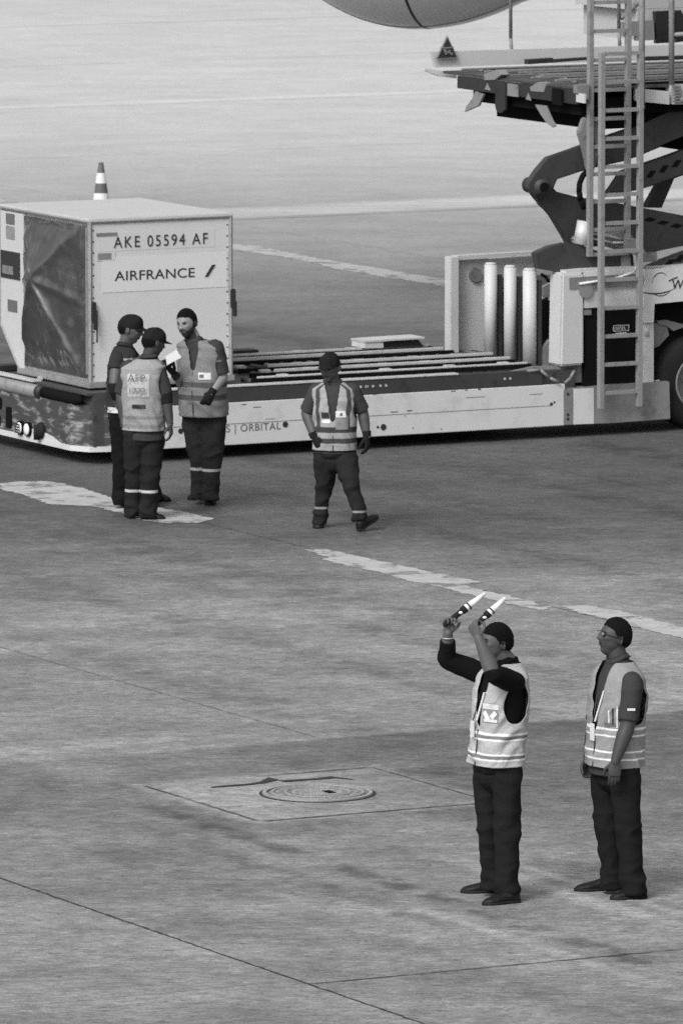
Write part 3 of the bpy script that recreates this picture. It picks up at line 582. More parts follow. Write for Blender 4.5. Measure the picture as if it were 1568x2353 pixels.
bm = BM(); cyl(bm, (p.x, WS - .07, p.z), (p.x, WS - .04, p.z), .045, n=20); obj('pivot_pin', bm, M['black'], LP)
bm = BM()
for pl in ([(1060, 800, 0), (1170, 700, 0)],): pass
for (cx_, cy_, dx, dy, yy2) in ((1265, 395, 30, -26, WS + .02), (1385, 345, 30, -26, WS + .02), (1505, 295, 32, -26, WS + .02), (1625, 250, 32, -26, WS + .02), (1255, 822, 52, 0, WS + .13), (1380, 852, 52, 0, WS + .13), (1505, 882, 52, 0, WS + .13), (1630, 912, 52, 0, WS + .13), (1440, 1235, 40, -20, WS - .02), (1540, 1190, 40, -20, WS - .02)):
    h = 40 if yy2 < WS + .1 else 22
    if yy2 == WS + .13: q4 = [(cx_ - dx - 10, cy_ + 6), (cx_ - 6, cy_ - h), (cx_ + dx + 10, cy_ - 4), (cx_ + 6, cy_ + h)]
    else: q4 = [(cx_ - dx - 18, cy_ + 32), (cx_ - 4, cy_ - 34), (cx_ + dx + 18, cy_ - 36), (cx_ + 4, cy_ + 32)]
    obj('lightening_slot', prism(BM(), [ony(*ZV(*q), yy2 - .004) for q in q4], (0, .002, 0)), M['black'], LP)
bm = BM(); tube(bm, [P(*ZV(*q), WS - .05) for q in ((665, 360), (620, 410), (590, 480), (585, 560), (600, 640), (640, 720))], .028); obj('hydraulic_hose', bm, M['black'], LP, smooth=True)
bm = BM(); a, b_ = P(*ZV(600, 1060), WS - .06), P(*ZV(640, 840), WS - .06); cyl(bm, a, b_, .075, n=20); obj('lift_cylinder', bm, M['steel'], LP, smooth=True)
plate('valve_block', zp([(800, 950), (1000, 920), (1100, 960), (1110, 1110), (990, 1120), (800, 1060)]), WS - .07, .12, M['panelgrey'], bevel=.02)
plate('valve_block', zp([(540, 990), (660, 970), (660, 1080), (600, 1085), (540, 1030)]), WS - .07, .1, M['panelgrey'], bevel=.02)
bm = BM(); tube(bm, [P(*ZV(*q), WS - .09) for q in ((700, 955), (820, 965), (1010, 1010))], .012); tube(bm, [P(*ZV(*q), WS - .09) for q in ((700, 1000), (900, 1040), (1090, 1040))], .01); obj('pipe', bm, M['sticker'], LP, smooth=True)
plate('support_leg', zp([(590, 0), (640, -140), (760, -150), (790, 130), (700, 480), (650, 200)]), WS - .12, .08, M['grey'], bevel=.01)
bm = BM(); p = P(*ZV(1015, 1205), WS - .1); box(bm, (p.x - .05, WS - .14, p.z - .07), (p.x + .05, WS - .1, p.z + .05)); obj('small_lamp', bm, M['panelgrey'], LP, bevel=.01)
part_box('chassis_top', (XB + .6, WN + .3, 1.28), (XE, 69.0, 1.36), M['dark'])
plate('top_edge', [(1300, 622), (1345, 618), (1470, 612), (1470, 618), (1345, 625), (1300, 628)], WN + .05, .25, M['whiteclean'])

# ------------------------------------------------------------------ container
def container():
    bx, by, zb = 32.66, 67.24, .72
    W_, Dp, Hh = 1.50, 1.465, 1.525       # base width (y), depth (x), height
    zt = zb + Hh; top_y = by + 1.93
    t = empty('air_cargo_container', (bx, by, zb)); tag(t, 'boxy aluminium air cargo container with dark tarpaulin door standing on the roller deck', 'cargo container')
    prof = [(by, zb), (by + W_, zb), (top_y, zb + .42), (top_y, zt), (by, zt)]
    bm = BM(); prism(bm, [(bx + .02, y, z) for y, z in prof], (Dp - .04, 0, 0)); body = obj('body', bm, M['alu'], t)
    # edge profiles
    bm = BM(); e = .022
    for x in (bx, bx + Dp):
        for (y0, z0), (y1, z1) in zip(prof, prof[1:] + prof[:1]):
            d = Vector((0, y1 - y0, z1 - z0)); cyl(bm, (x, y0, z0), (x, y1, z1), e, n=6)
    for (y, z) in prof: cyl(bm, (bx, y, z), (bx + Dp, y, z), e, n=6)
    obj('edge_frame', bm, M['aluedge'], t)
    bm = BM(); box(bm, (bx - .03, by - .035, zb - .03), (bx + Dp + .03, by + W_ + .03, zb + .03)); obj('base_frame', bm, M['aluedge'], t, bevel=.008)
    bm = BM(); box(bm, (bx - .015, by - .02, zt), (bx + Dp + .02, top_y + .015, zt + .03)); obj('roof', bm, M['whiteclean'], t, bevel=.006)
    bm = BM()
    for k in range(14):
        z = zb + .08 + k * .105
        for x in (bx + .035, bx + Dp - .035): cyl(bm, (x, by - .004, z), (x, by + .02, z), .008, n=6)
    obj('rivet', bm, M['ink'], t)
    # door side (x = bx): white outer strip, dark tarpaulin with folds
    bm = BM(); prism(bm, [(bx - .012, by + 1.40, zb + .02), (bx - .012, by + W_, zb + .02), (bx - .012, top_y - .02, zb + .43), (bx - .012, top_y - .02, zt - .03), (bx - .012, by + 1.40, zt - .03)], (.03, 0, 0)); obj('door_strip', bm, M['whiteclean'], t)
    n = 90; y0, y1, z0, z1 = by + .04, by + 1.40, zb + .06, zt - .04
    cy_, cz_ = by + .85, zb + .94
    bm = BM(); g = {}
    for i in range(n + 1):
        for j in range(n + 1):
            y = y0 + (y1 - y0) * i / n; z = z0 + (z1 - z0) * j / n
            dy, dz = y - cy_, z - cz_; r = math.hypot(dy, dz); a = math.atan2(dz, dy)
            edge = min((y - y0), (y1 - y), (z - z0), (z1 - z)); em = min(1, edge / .12)
            prow = max(0, 1 - max(abs(dy) / (.62), abs(dz) / (.85 if dz < 0 else .5)))
            h = .21 * prow
            for ak, wdt, am in ((R_(-128), .13, .020), (R_(-55), .12, .026), (R_(-8), .16, .022), (R_(52), .14, .024), (R_(140), .2, .016), (R_(-100), .2, .01), (R_(195), .2, .014)):
                da = (a - ak + math.pi) % (2 * math.pi) - math.pi
                h += am * 1.5 * math.exp(-(da * (r + .12) / (wdt * .30)) ** 2) * min(1, r / .1) * math.exp(-r * .7)
            h += .022 * mnoise.noise(Vector((y * 4, z * 4, 3))) + .007 * mnoise.noise(Vector((y * 14, z * 9, 7)))
            g[i, j] = bm.verts.new((bx - .012 - h * em, y, z))
    for i in range(n):
        for j in range(n): bm.faces.new((g[i, j], g[i, j + 1], g[i + 1, j + 1], g[i + 1, j]))
    obj('tarpaulin_door', bm, M['tarp'], t, smooth=True)
    # straps, latches, labels
    def lbl(nm, y0_, y1_, z0_, z1_, m, off=-.016, th=.004): bm = BM(); box(bm, (bx + off - th, y0_, z0_), (bx + off, y1_, z1_)); return obj(nm, bm, m, t)
    lbl('label', by + 1.60, by + 1.78, zb + 1.38, zb + 1.48, M['inkgrey']); lbl('label', by + 1.60, by + 1.78, zb + 1.24, zb + 1.36, M['aluedge'])
    lbl('label', by + 1.48, by + 1.90, zb + .86, zb + 1.12, M['ink']); lbl('label', by + 1.55, by + 1.75, zb + .55, zb + .66, M['inkgrey'])
    lbl('label', by + 1.62, by + 1.86, zb + .90, zb + .98, M['grey'], -.021, .002)
    def ft(nm, x0_, x1_, z0_, z1_, m, off=-.004, th=.003): bm = BM(); box(bm, (bx + x0_, by + off - th, zb + z0_), (bx + x1_, by + off, zb + z1_)); return obj(nm, bm, m, t)
    ft('number_band', .08, 1.30, 1.245, 1.42, M['alu'], -.0012, .0008)
    ft('company_band', .12, 1.43, .86, 1.19, M['sticker'], -.0025, .0010)
    ft('damaged_label', .065, .28, 1.39, 1.42, M['grey'], -.006, .002); ft('damaged_label', .07, .26, 1.16, 1.24, M['alu'], -.004, .001); ft('damaged_label', .08, .22, 1.17, 1.23, M['panelgrey'], -.006, .001)
    text_obj('lettering', 'AKE 05594 AF', .150, (bx + .245, by - .007, zb + 1.275), (1, 0, 0), (0, 0, 1), M['ink'], t, space=1.26, ext=.001, sx=.88)
    text_obj('lettering', 'AIRFRANCE', .126, (bx + .255, by - .006, zb + .968), (1, 0, 0), (0, 0, 1), M['ink'], t, space=1.03, ext=.001, sx=1.235, off=.0005)
    bm = BM(); x = bx + 1.19; prism(bm, [(x, by - .010, zb + .965), (x + .035, by - .010, zb + .965), (x + .115, by - .010, zb + 1.075), (x + .08, by - .010, zb + 1.075)], (0, .002, 0)); obj('slash_mark', bm, M['ink'], t)
    for (x, z) in ((bx + .02, zb + .72), (bx + Dp + .01, zb + .78)):
        bm = BM(); box(bm, (x - .02, by - .04, z - .12), (x + .03, by - .005, z + .06)); box(bm, (x - .005, by - .055, z - .20), (x + .035, by - .03, z - .05)); obj('latch', bm, M['ink'], t, bevel=.008)
    bm = BM(); cyl(bm, (bx - .02, by + .02, zb + .1), (bx - .02, by + .02, zt - .05), .016, n=8); obj('door_cable', bm, M['grey'], t)
    bm = BM(); cyl(bm, (bx + .05, by - .045, zb + .40), (bx + .05, by - .045, zb + .70), .008, n=8); obj('strap', bm, M['ink'], t)
container()

# ------------------------------------------------------------------ cone
def traffic_cone():
    p = onz(233, 510, 0); p = Vector((p.x, p.y, 0))
    t = empty('traffic_cone', p); tag(t, 'tall striped traffic cone standing on the apron behind the container', 'traffic cone')
    bm = BM(); box(bm, (p.x - .19, p.y - .19, 0), (p.x + .19, p.y + .19, .035)); obj('base', bm, M['cone'], t, bevel=.01)
    H_ = .75; r0, r1 = .140, .030
    bands = [(0, .20, 'cone'), (.20, .42, 'cone'), (.345, .50, 'w')]
    zs = [.035, .238, .368, .492, .622, H_]; ms = ['cone', 'sticker', 'cone', 'sticker', 'cone']
    for (a, b_, m_) in zip(zs, zs[1:], ms):
        bm = BM(); q = 0.003 if m_ == 'sticker' else 0
        ra = r0 + (r1 - r0) * a / H_ + q; rb_ = r0 + (r1 - r0) * b_ / H_ + q
        lathe(bm, [(a, ra), (b_, rb_)] + ([(b_, 0)] if b_ == H_ else []), p, (0, 0, 1), 32); obj('band', bm, M[m_], t, smooth=True)
traffic_cone()

# ------------------------------------------------------------------ aircraft engine hanging into the top of the picture
def engine():
    ZE = 3.2; c = onz(974, 67, ZE); ctr = Vector((c.x, c.y, 0)); Rm = 1.40
    zc = ZE + Rm; ax_ = (_R * math.cos(R_(18)) - _H * math.sin(R_(18))).normalized()
    org = Vector((ctr.x, ctr.y, zc)) - ax_ * 0.1
    t = empty('aircraft_engine', org); tag(t, 'smooth grey aircraft engine cowling hanging above the far apron at the top edge', 'aircraft engine')
    prof = [(-2.62, 1.30), (-2.70, 1.22), (-2.62, 1.12), (-2.3, 1.1)]
    out = []
    def drop(s): s = abs(s) * (1.18 if s < 0 else 1); return .215 * s * s if s < 1.2 else .31 + .30 * (s - 1.2)
    for i in range(97):
        s = -2.62 + i * 5.0 / 96
        r = Rm - drop(s); out.append((s, r))
    bm = BM(); lathe(bm, [(-2.3, .55), (-2.66, .62)] + out + [(2.38, .68), (1.9, .6)], org, ax_, 96); cowl = obj('cowl', bm, M['nacelle'], t, smooth=True)
    bm = BM(); s = .18 - .25
    lathe(bm, [(.17, 1.36), (.172, Rm - drop(.172) + .002), (.202, Rm - drop(.202) + .002), (.204, 1.36)], org, ax_, 128)
    obj('cowl_seam', bm, M['ink'], cowl, smooth=True)
    bm = BM(); a, b_, d = frame_of(ax_)
    low = -Vector((0, 0, 1)); side = d.cross(low).normalized()
    kp = []
    for q in np.linspace(-2.2, 2.2, 90):
        r = Rm - drop(q) - .004; dirv = (low * math.cos(R_(14)) - side * math.sin(R_(14)) * (1 if side.dot(_H) > 0 else -1)).normalized(); kp.append(org + d * q + dirv * r)
    for p_, q_ in zip(kp, kp[1:]): cyl(bm, p_, q_, .012, n=8)
    obj('keel_seam', bm, M['panelgrey'], cowl, smooth=True)
    bm = BM(); cyl(bm, org - ax_ * 2.2, org - ax_ * 2.25, 0.56, n=48); obj('fan', bm, M['black'], t)
    bm = BM(); lathe(bm, [(1.9, .6), (2.7, .45), (3.3, .3), (3.3, .0)], org, ax_, 48); obj('exhaust_nozzle', bm, M['dark'], t, smooth=True)
    up = Vector((0, 0, 1)); bm = BM(); prism(bm, [org - ax_ * 1.6 + up * 1.5, org + ax_ * 3.2 + up * .9, org + ax_ * 4.6 + up * 2.6, org + ax_ * .2 + up * 2.7], side * .35); obj('pylon', bm, M['nacelle'], t)
    bm = BM(); hv = Vector((ax_.x, ax_.y, 0)); prism(bm, [org + hv * .2 + up * 2.65 - side * 1.2, org + hv * 6 + up * 2.6 - side * 1.2, org + hv * 6 + up * 2.6 + side * 1.2, org + hv * .2 + up * 2.65 + side * 6], up * .5); obj('wing', bm, M['nacelle'], t, bevel=.1)
engine()
# ------------------------------------------------------------------ people
def unit(v): v = Vector(v); return v.normalized()
def mesh_np(verts, faces):
    me = bpy.data.meshes.new('m'); me.from_pydata([tuple(v) for v in verts], [], faces); return me
class Lump:
    """collects closed shells that a voxel remesh fuses into one continuous surface"""
    def __init__(s): s.v = []; s.f = []
    def loft(s, rings, n=20, capa=True, capb=True):
        """rings: (centre, axis a (Vector with length = half width), axis b)"""
        base = len(s.v); k = len(rings)
        for c, a, b in rings:
            for i in range(n):
                t = 2 * math.pi * i / n; s.v.append(Vector(c) + Vector(a) * math.cos(t) + Vector(b) * math.sin(t))
        for r in range(k - 1):
            for i in range(n):
                j = (i + 1) % n; s.f.append((base + r * n + i, base + r * n + j, base + (r + 1) * n + j, base + (r + 1) * n + i))
        s.f.append(tuple(base + i for i in range(n))[::-1]); s.f.append(tuple(base + (k - 1) * n + i for i in range(n)))
    def limb(s, pts, rad, n=16, flat=None, round_=True, sub=5):
        """tapered limb through pts with radii rad; flat = (direction, factor) squeezes one axis"""
        P_ = [Vector(p) for p in pts]; 
        ps, rs = [], []
        for i in range(len(P_) - 1):
            p0 = P_[max(i - 1, 0)]; p1 = P_[i]; p2 = P_[i + 1]; p3 = P_[min(i + 2, len(P_) - 1)]
            for k in range(sub):
                t = k / sub
                q = .5 * ((2 * p1) + (p2 - p0) * t + (2 * p0 - 5 * p1 + 4 * p2 - p3) * t * t + (3 * p1 - p0 - 3 * p2 + p3) * t ** 3)
                lin = p1.lerp(p2, t); ps.append(lin.lerp(q, .55)); rs.append(rad[i] + (rad[i + 1] - rad[i]) * t)
        ps.append(P_[-1]); rs.append(rad[-1])
        if round_:
            d0 = (ps[0] - ps[1]).normalized(); d1 = (ps[-1] - ps[-2]).normalized(); r0, r1 = rs[0], rs[-1]
            a, b = ps[0], ps[-1]
            ps = [a + d0 * r0 * q for q in (.97, .8, .5)] + ps + [b + d1 * r1 * q for q in (.5, .8, .97)]
            rs = [r0 * q for q in (.2, .6, .86)] + rs + [r1 * q for q in (.86, .6, .2)]
        rings = []
        up = None
        for i, p in enumerate(ps):
            d = (ps[min(i + 1, len(ps) - 1)] - ps[max(i - 1, 0)]).normalized()
            if up is None: up = frame_of(d)[0]
            a = (up - d * up.dot(d)).normalized(); b = d.cross(a); up = a
            r = rs[i]
            if flat:
                fd = Vector(flat[0]); fd = (fd - d * fd.dot(d)); 
                if fd.length > .05:
                    fd.normalize(); a = fd * flat[1]; b = d.cross(fd)
            rings.append((p, a * r, b * r))
        s.loft(rings, n)
    def ball(s, c, ax, n=16):
        """ellipsoid: ax three axis vectors"""
        m = n // 2; base = len(s.v); c = Vector(c)
        for j in range(1, m):
            ph = math.pi * j / m
            for i in range(n):
                t = 2 * math.pi * i / n
                s.v.append(c + Vector(ax[0]) * math.sin(ph) * math.cos(t) + Vector(ax[1]) * math.sin(ph) * math.sin(t) + Vector(ax[2]) * math.cos(ph))
        for j in range(m - 2):
            for i in range(n): k = (i + 1) % n; s.f.append((base + j * n + i, base + (j + 1) * n + i, base + (j + 1) * n + k, base + j * n + k))
        s.f.append(tuple(base + i for i in range(n))); s.f.append(tuple(base + (m - 2) * n + i for i in range(n))[::-1])
    def fuse(s, voxel, smooth=2, fac=.5):
        me = mesh_np(s.v, s.f); bm = BM(); bm.from_mesh(me); bmesh.ops.recalc_face_normals(bm, faces=bm.faces); bm.to_mesh(me); bm.free()
        o = bpy.data.objects.new('tmp', me); C.objects.link(o)
        r = o.modifiers.new('r', 'REMESH'); r.mode = 'VOXEL'; r.voxel_size = voxel; r.use_smooth_shade = True
        if smooth: q = o.modifiers.new('s', 'SMOOTH'); q.factor = fac; q.iterations = smooth
        bpy.context.view_layer.update()
        out = bpy.data.meshes.new_from_object(o.evaluated_get(bpy.context.evaluated_depsgraph_get())); bpy.data.objects.remove(o); bpy.data.meshes.remove(me)
        return out
def co_of(me): a = np.empty(len(me.vertices) * 3, 'f'); me.vertices.foreach_get('co', a); return a.reshape(-1, 3)
def no_of(me): a = np.empty(len(me.vertices) * 3, 'f'); me.vertices.foreach_get('normal', a); return a.reshape(-1, 3)
def set_co(me, a): me.vertices.foreach_set('co', a.astype('f').ravel()); me.update()
def set_tone(me, t):
    at = me.attributes.new('tone', 'FLOAT', 'POINT'); at.data.foreach_set('value', np.clip(t, 0, 1).astype('f'))
def link(name, me, m, parent):
    for p in me.polygons: p.use_smooth = True
    me.materials.clear(); me.materials.append(m); me.name = name
    o = bpy.data.objects.new(name, me); C.objects.link(o); o.parent = parent; return o
def wrinkle(me, amp, st=(5, 5, 11), seed=0, mask=None, amp2=None):
    co, no = co_of(me), no_of(me); d = np.empty(len(co))
    for i, c in enumerate(co):
        q = Vector((c[0] * st[0] + seed, c[1] * st[1] - seed, c[2] * st[2] + seed * 2)); v = mnoise.noise(q); w_ = mnoise.noise(q * 2.3 + Vector((9, 1, 4)))
        d[i] = (1 - abs(v) * 2.6) * .7 + w_ * .5
    a = amp if mask is None else amp * mask(co)
    set_co(me, co + no * (d * a)[:, None])

def head_frame(yaw, pitch, roll=0.0):
    """yaw: direction faced in the x-y plane as a vector, pitch up in degrees"""
    f = Vector((yaw[0], yaw[1], 0)).normalized(); up = Vector((0, 0, 1)); p = R_(pitch)
    fwd = f * math.cos(p) + up * math.sin(p); upv = up * math.cos(p) - f * math.sin(p); lat = fwd.cross(upv)   # lat: the head's right side
    upv = upv * math.cos(roll) + lat * math.sin(roll); lat = fwd.cross(upv)
    return lat, fwd, upv
def head_r(d):
    """distance from head centre for unit direction d = (lat, fwd, up) arrays; metres for a 0.235 m head"""
    x, y, z = d; g = lambda a, b, c, sx, sy, sz: np.exp(-(((x - a) / sx) ** 2 + ((y - b) / sy) ** 2 + ((z - c) / sz) ** 2))
    ax_ = .0745 * (1 - .20 * np.clip(-z, 0, 1) ** 1.3); ay = np.where(y > 0, .097, .100); az = np.where(z > 0, .112, .122)
    r = 1 / np.sqrt((x / ax_) ** 2 + (y / ay) ** 2 + (z / az) ** 2)
    r = r * (1 - .17 * np.clip(-z - .15, 0, 1) * np.clip(-y + .1, 0, 1) * 2)                       # nape cuts in
    ax1 = np.abs(x)
    r = r - .008 * np.exp(-(((ax1 - .33) / .15) ** 2 + ((y - .92) / .3) ** 2 + ((z - .06) / .10) ** 2))
    r = r + .0042 * np.exp(-(((ax1 - .30) / .24) ** 2 + ((y - .92) / .3) ** 2 + ((z - .235) / .07) ** 2))
    r = r + .006 * np.exp(-(((ax1 - .52) / .16) ** 2 + ((y - .78) / .3) ** 2 + ((z + .16) / .14) ** 2))
    r = r + .010 * g(0, 1, .02, .10, .4, .17) + .024 * g(0, 1, -.20, .115, .35, .10) + .008 * np.exp(-(((ax1 - .15) / .07) ** 2 + ((y - .95) / .3) ** 2 + ((z + .26) / .06) ** 2))
    r = r - .004 * g(0, .95, -.37, .12, .4, .045)
    r = r + .0085 * g(0, .88, -.46, .22, .4, .045) - .006 * g(0, .86, -.525, .26, .4, .022) + .0085 * g(0, .82, -.58, .19, .4, .045)
    r = r - .005 * g(0, .75, -.69, .25, .4, .04) + .010 * g(0, .6, -.84, .22, .45, .12)
    r = r + .006 * np.exp(-(((ax1 - .62) / .2) ** 2 + ((y - .35) / .35) ** 2 + ((z + .62) / .18) ** 2))
    return r
def head_shell(c, fr, k=1.0, n=64, m=48, keep=None, thick=lambda d: 0.0):
    lat, fwd, up = fr; V_ = []; idx = {}; F_ = []
    D = []
    for j in range(m + 1):
        ph = math.pi * j / m
        for i in range(n):
            t = 2 * math.pi * i / n; D.append((math.sin(ph) * math.cos(t), math.sin(ph) * math.sin(t), math.cos(ph)))
    D = np.array(D).T; r = head_r(D) * k + thick(D)
    pts = (np.array(c)[:, None] + np.array(lat)[:, None] * D[0] * r + np.array(fwd)[:, None] * D[1] * r + np.array(up)[:, None] * D[2] * r).T
    for j in range(m):
        for i in range(n):
            q = (j * n + i, (j + 1) * n + i, (j + 1) * n + (i + 1) % n, j * n + (i + 1) % n)
            if keep is None or all(keep(D[:, a]) for a in q): F_.append(q)
    return [Vector(p) for p in pts], F_, D
def clean(me, dist=.0006):
    bm = BM(); bm.from_mesh(me); bmesh.ops.remove_doubles(bm, verts=bm.verts, dist=dist); bmesh.ops.delete(bm, geom=[v for v in bm.verts if not v.link_faces], context='VERTS')
    bmesh.ops.recalc_face_normals(bm, faces=bm.faces); bm.to_mesh(me); bm.free(); return me
def solid(me, th, smooth_rim=2):
    bm = BM(); bm.from_mesh(me); rim = [v for v in bm.verts if v.is_boundary]
    for _ in range(smooth_rim):
        new = {}
        for v in rim:
            nb = [e.other_vert(v) for e in v.link_edges if e.is_boundary]
            if len(nb) == 2: new[v] = v.co * .5 + (nb[0].co + nb[1].co) * .25
        for v, q in new.items(): v.co = q
    bmesh.ops.solidify(bm, geom=list(bm.faces), thickness=th); bmesh.ops.recalc_face_normals(bm, faces=bm.faces); bm.to_mesh(me); bm.free(); return me

def hand_into(L, wrist, d, nrm, thumb, curl=(.35, .5, .35), sc=1.0, spread=.0, thumb_curl=.5, grow=0.0):
    """palm + five bent fingers. d: from wrist to knuckles, nrm: the way the palm faces, thumb: side of the thumb"""
    d = unit(d); nrm = Vector(nrm); nrm = unit(nrm - d * nrm.dot(d)); th = Vector(thumb); side = d.cross(nrm)
    if side.dot(th) < 0: side = -side
    w_ = Vector(wrist); g = grow
    rings = []
    for t, wd, tk in ((-.012, .024, .019), (.0, .027, .019), (.025, .036, .0175), (.055, .042, .0165), (.082, .042, .0145), (.094, .036, .011)):
        rings.append((w_ + d * t * sc - nrm * .002, side * (wd + g) * sc, nrm * (tk + g) * sc))
    L.loft(rings, 18)
    L.ball(w_ + (d * .035 + side * .026 + nrm * .010) * sc, (d * .032 * sc, side * .018 * sc, nrm * .016 * sc))
    for off, ln, r in ((.031, .074, .0088), (.0105, .083, .0090), (-.0105, .077, .0087), (-.0305, .060, .0078)):
        p = w_ + (d * (.086 - abs(off) * .12) + side * off) * sc; ang = 0; pts = [p - d * .02 * sc, p]; fd = d
        for ph, c_ in zip((.45, .31, .24), curl):
            ang += c_ * (1 + .12 * (.0105 - off) / .04)
            fd = d * math.cos(ang) + nrm * math.sin(ang) + side * (spread * off * 8)
            p = p + fd.normalized() * ln * ph * sc; pts.append(p)
        r *= sc; L.limb(pts, [(r + g), (r + g) * 1.03, (r + g) * .98, (r + g) * .9, (r + g) * .78], n=10, sub=3)
    p = w_ + (d * .022 + side * .030 + nrm * .008) * sc; t1 = unit(d * .62 + side * .62 + nrm * (.25 + .4 * thumb_curl)); p1 = p + t1 * .038 * sc
    t2 = unit(d * .8 + side * (.35 - .7 * thumb_curl) + nrm * (.2 + .7 * thumb_curl)); p2 = p1 + t2 * .030 * sc; t3 = unit(t2 + nrm * .3 * thumb_curl - side * .35 * thumb_curl); p3 = p2 + t3 * .022 * sc
    L.limb([p - t1 * .01, p, p1, p2, p3], [(.013 + g) * sc, (.0125 + g) * sc, (.0105 + g) * sc, (.0098 + g) * sc, (.008 + g) * sc], n=12, sub=3)

def person(label, u0, v0, J, fwd, head, headyaw, headpitch=0, headroll=0, feet=(), group=None, vox=.005, skin=.10, beard=0, hair='short', hairline=.42,
           shirt=.05, trousers=.02, vest=.4, stripes=(), sleeve=.8, vneck=.30, hands=(), gloves=(), belly=0.0, extras=None, hem=None, vest_hem=None, shirt_hem=None, vtone=None, sleeve_long=(None, None),
           width=1.0, cuff=None, collar=True, lean=(0, 0), pads=(), seed=1, legw=1.0, vw=1.0, armw=1.12, taper=1.0, hs=1.05, wr=1.0):
    p0 = onz(u0, v0, 0); s = FPX / (p0 - CAM).dot(_F); sp_ = math.sin(math.asin((CAM.z) / (p0 - CAM).length)); cp_ = math.sqrt(1 - sp_ * sp_)
    def L3(q):
        u, v, dy = (list(q) + [0])[:3]; return Vector(((u - u0) / s, dy, ((v0 - v) / s - dy * sp_) / cp_))
    def G3(u, v): return Vector(((u - u0) / s, (v0 - v) / s / sp_, 0))
    K = {k: L3(v) for k, v in J.items()}
    f = unit((fwd[0], fwd[1], 0)); lat = f.cross(Vector((0, 0, 1)))     # lat: the person's right
    # ---- head
    hc = L3(head); hf = head_frame(headyaw, headpitch, headroll); body = Lump()
    V_, F_, D = head_shell(hc, hf, hs); base = len(body.v)
    body.v += V_; body.f += [tuple(base + i for i in q) for q in F_]
    hl, hfw, hu = hf
    for sg in (-1, 1):
        c = hc + (hl * sg * .074 - hfw * .006 - hu * .006) * hs
        body.ball(c + hl * sg * .006, (hfw * .019 + hl * sg * .008, hu * .031, hl * .0065), 14)
        body.ball(c + hl * sg * .010 - hfw * .010, (hfw * .009, hu * .030, hl * .008), 12)
    # ---- torso and neck
    hipc = (K['hipL'] + K['hipR']) / 2; shc = (K['shL'] + K['shR']) / 2; nb = K.get('neck', shc + Vector((0, 0, .07)))
    topn = hc - hu * .055 - hfw * .012
    body.limb([shc, nb + Vector((0, 0, -.03)), nb, topn], [.080, .070, .062, .060], n=20)
    hw = (K['shR'] - K['shL']); hw.z = 0; shw = max(hw.length / 2, .13)
    latx = lat
    def tor(t):   # t: 0 hips .. 1 shoulders
        if t <= 1: return hipc.lerp(shc, t)
        return shc.lerp(nb + Vector((0, 0, .012)), min(1.25, (t - 1) / .28))
    def ring(c, a, b): return (c, latx * a * width, f * b * (1 + 0) * width)
    prof = [(-.12, .150, .105), (.0, .168, .118), (.16, .168, .118 + belly * .5), (.32, .158, .110 + belly), (.5, .160, .112 + belly * .8), (.7, .172, .118 + belly * .2), (.85, .178, .114), (.97, .172, .100), (1.05, .158, .090), (1.12, .120, .078), (1.19, .084, .066), (1.26, .064, .060)]
    body.loft([ring(tor(t) + f * (belly * .35 if .1 < t < .6 else 0), a * .93, b * .93) for t, a, b in prof], 24)
    # ---- arms and legs under the clothes
    arms = {}
    for sd in 'LR':
        a, e, w_ = K['sh' + sd], K['el' + sd], K['wr' + sd]; fa = (w_ - e)
        body.limb([a, a.lerp(e, .5), e, e.lerp(w_, .3), e.lerp(w_, .7), w_], [.046 * armw, .048 * armw, .043 * armw, .045 * armw, .036 * armw, .028 * (1 + armw) / 2], n=16)
        arms[sd] = (a, e, w_)
    for h in hands:
        hand_into(body, **{k: v for k, v in dict(wrist=K['wr' + h['side']], d=h['d'], nrm=h['n'], thumb=h['t'], curl=h.get('curl', (.35, .5, .35)), thumb_curl=h.get('tc', .4), sc=h.get('sc', 1.0)).items()})
    legs = {}
    for sd, ft_ in zip('LR', feet):
        h_ = K['hip' + sd]; k_ = K['kn' + sd]; a_ = K['an' + sd]
        body.limb([h_, h_.lerp(k_, .5), k_, k_.lerp(a_, .35), a_], [.085, .072, .055, .052, .036], n=16); legs[sd] = (h_, k_, a_)
        body.limb([a_, a_ + Vector((0, 0, -.03)), G3(*ft_[0]) * .7 + G3(*ft_[1]) * .3 + Vector((0, 0, .035))], [.030, .030, .022])
    me = body.fuse(vox, 2, .45)
    co = co_of(me); rel = co - np.array(hc); d = np.stack([rel @ np.array(hl), rel @ np.array(hfw), rel @ np.array(hu)]); rr = np.linalg.norm(d, axis=0) + 1e-6; u_ = d / rr
    x, y, z = u_; near = (rr < .15); tone = np.full(len(co), skin)
    ex = np.abs(x)
    def blob(cx_, cz_, sx, sz, front=.4): return near & (y > front) & ((((ex - cx_) / sx) ** 2 + ((z - cz_) / sz) ** 2) < 1)
    tone[blob(.33, .235, .21, .055)] = skin * .12
    tone[blob(.33, .075, .17, .095)] = skin * .28  # eye sockets: shade painted into the skin tone
    tone[blob(.33, .07, .10, .034)] = .16
    tone[blob(.33, .07, .048, .044)] = .01
    tone[blob(.0, -.505, .24, .08)] = skin * .45
    tone[blob(.0, -.522, .24, .018)] = skin * .2
    tone[blob(.11, -.30, .05, .035)] = skin * .25
    if beard:
        lim = -.56 + np.clip(ex - .18, 0, 1) * .42 + .75 * np.clip((.42 - y) / .15, 0, 1) * (ex > .5)
        k = np.clip((lim - z) / .10, 0, 1) * np.clip((y + .12) / .1, 0, 1); k = np.maximum(k, np.exp(-((z + .40) / .035) ** 2) * (ex < .34) * (y > .6))
        k = np.maximum(k, np.exp(-((ex - .30) / .07) ** 2) * (z < -.38) * (z > -.66) * (y > .5)) * near
        tone = tone * (1 - beard * k)
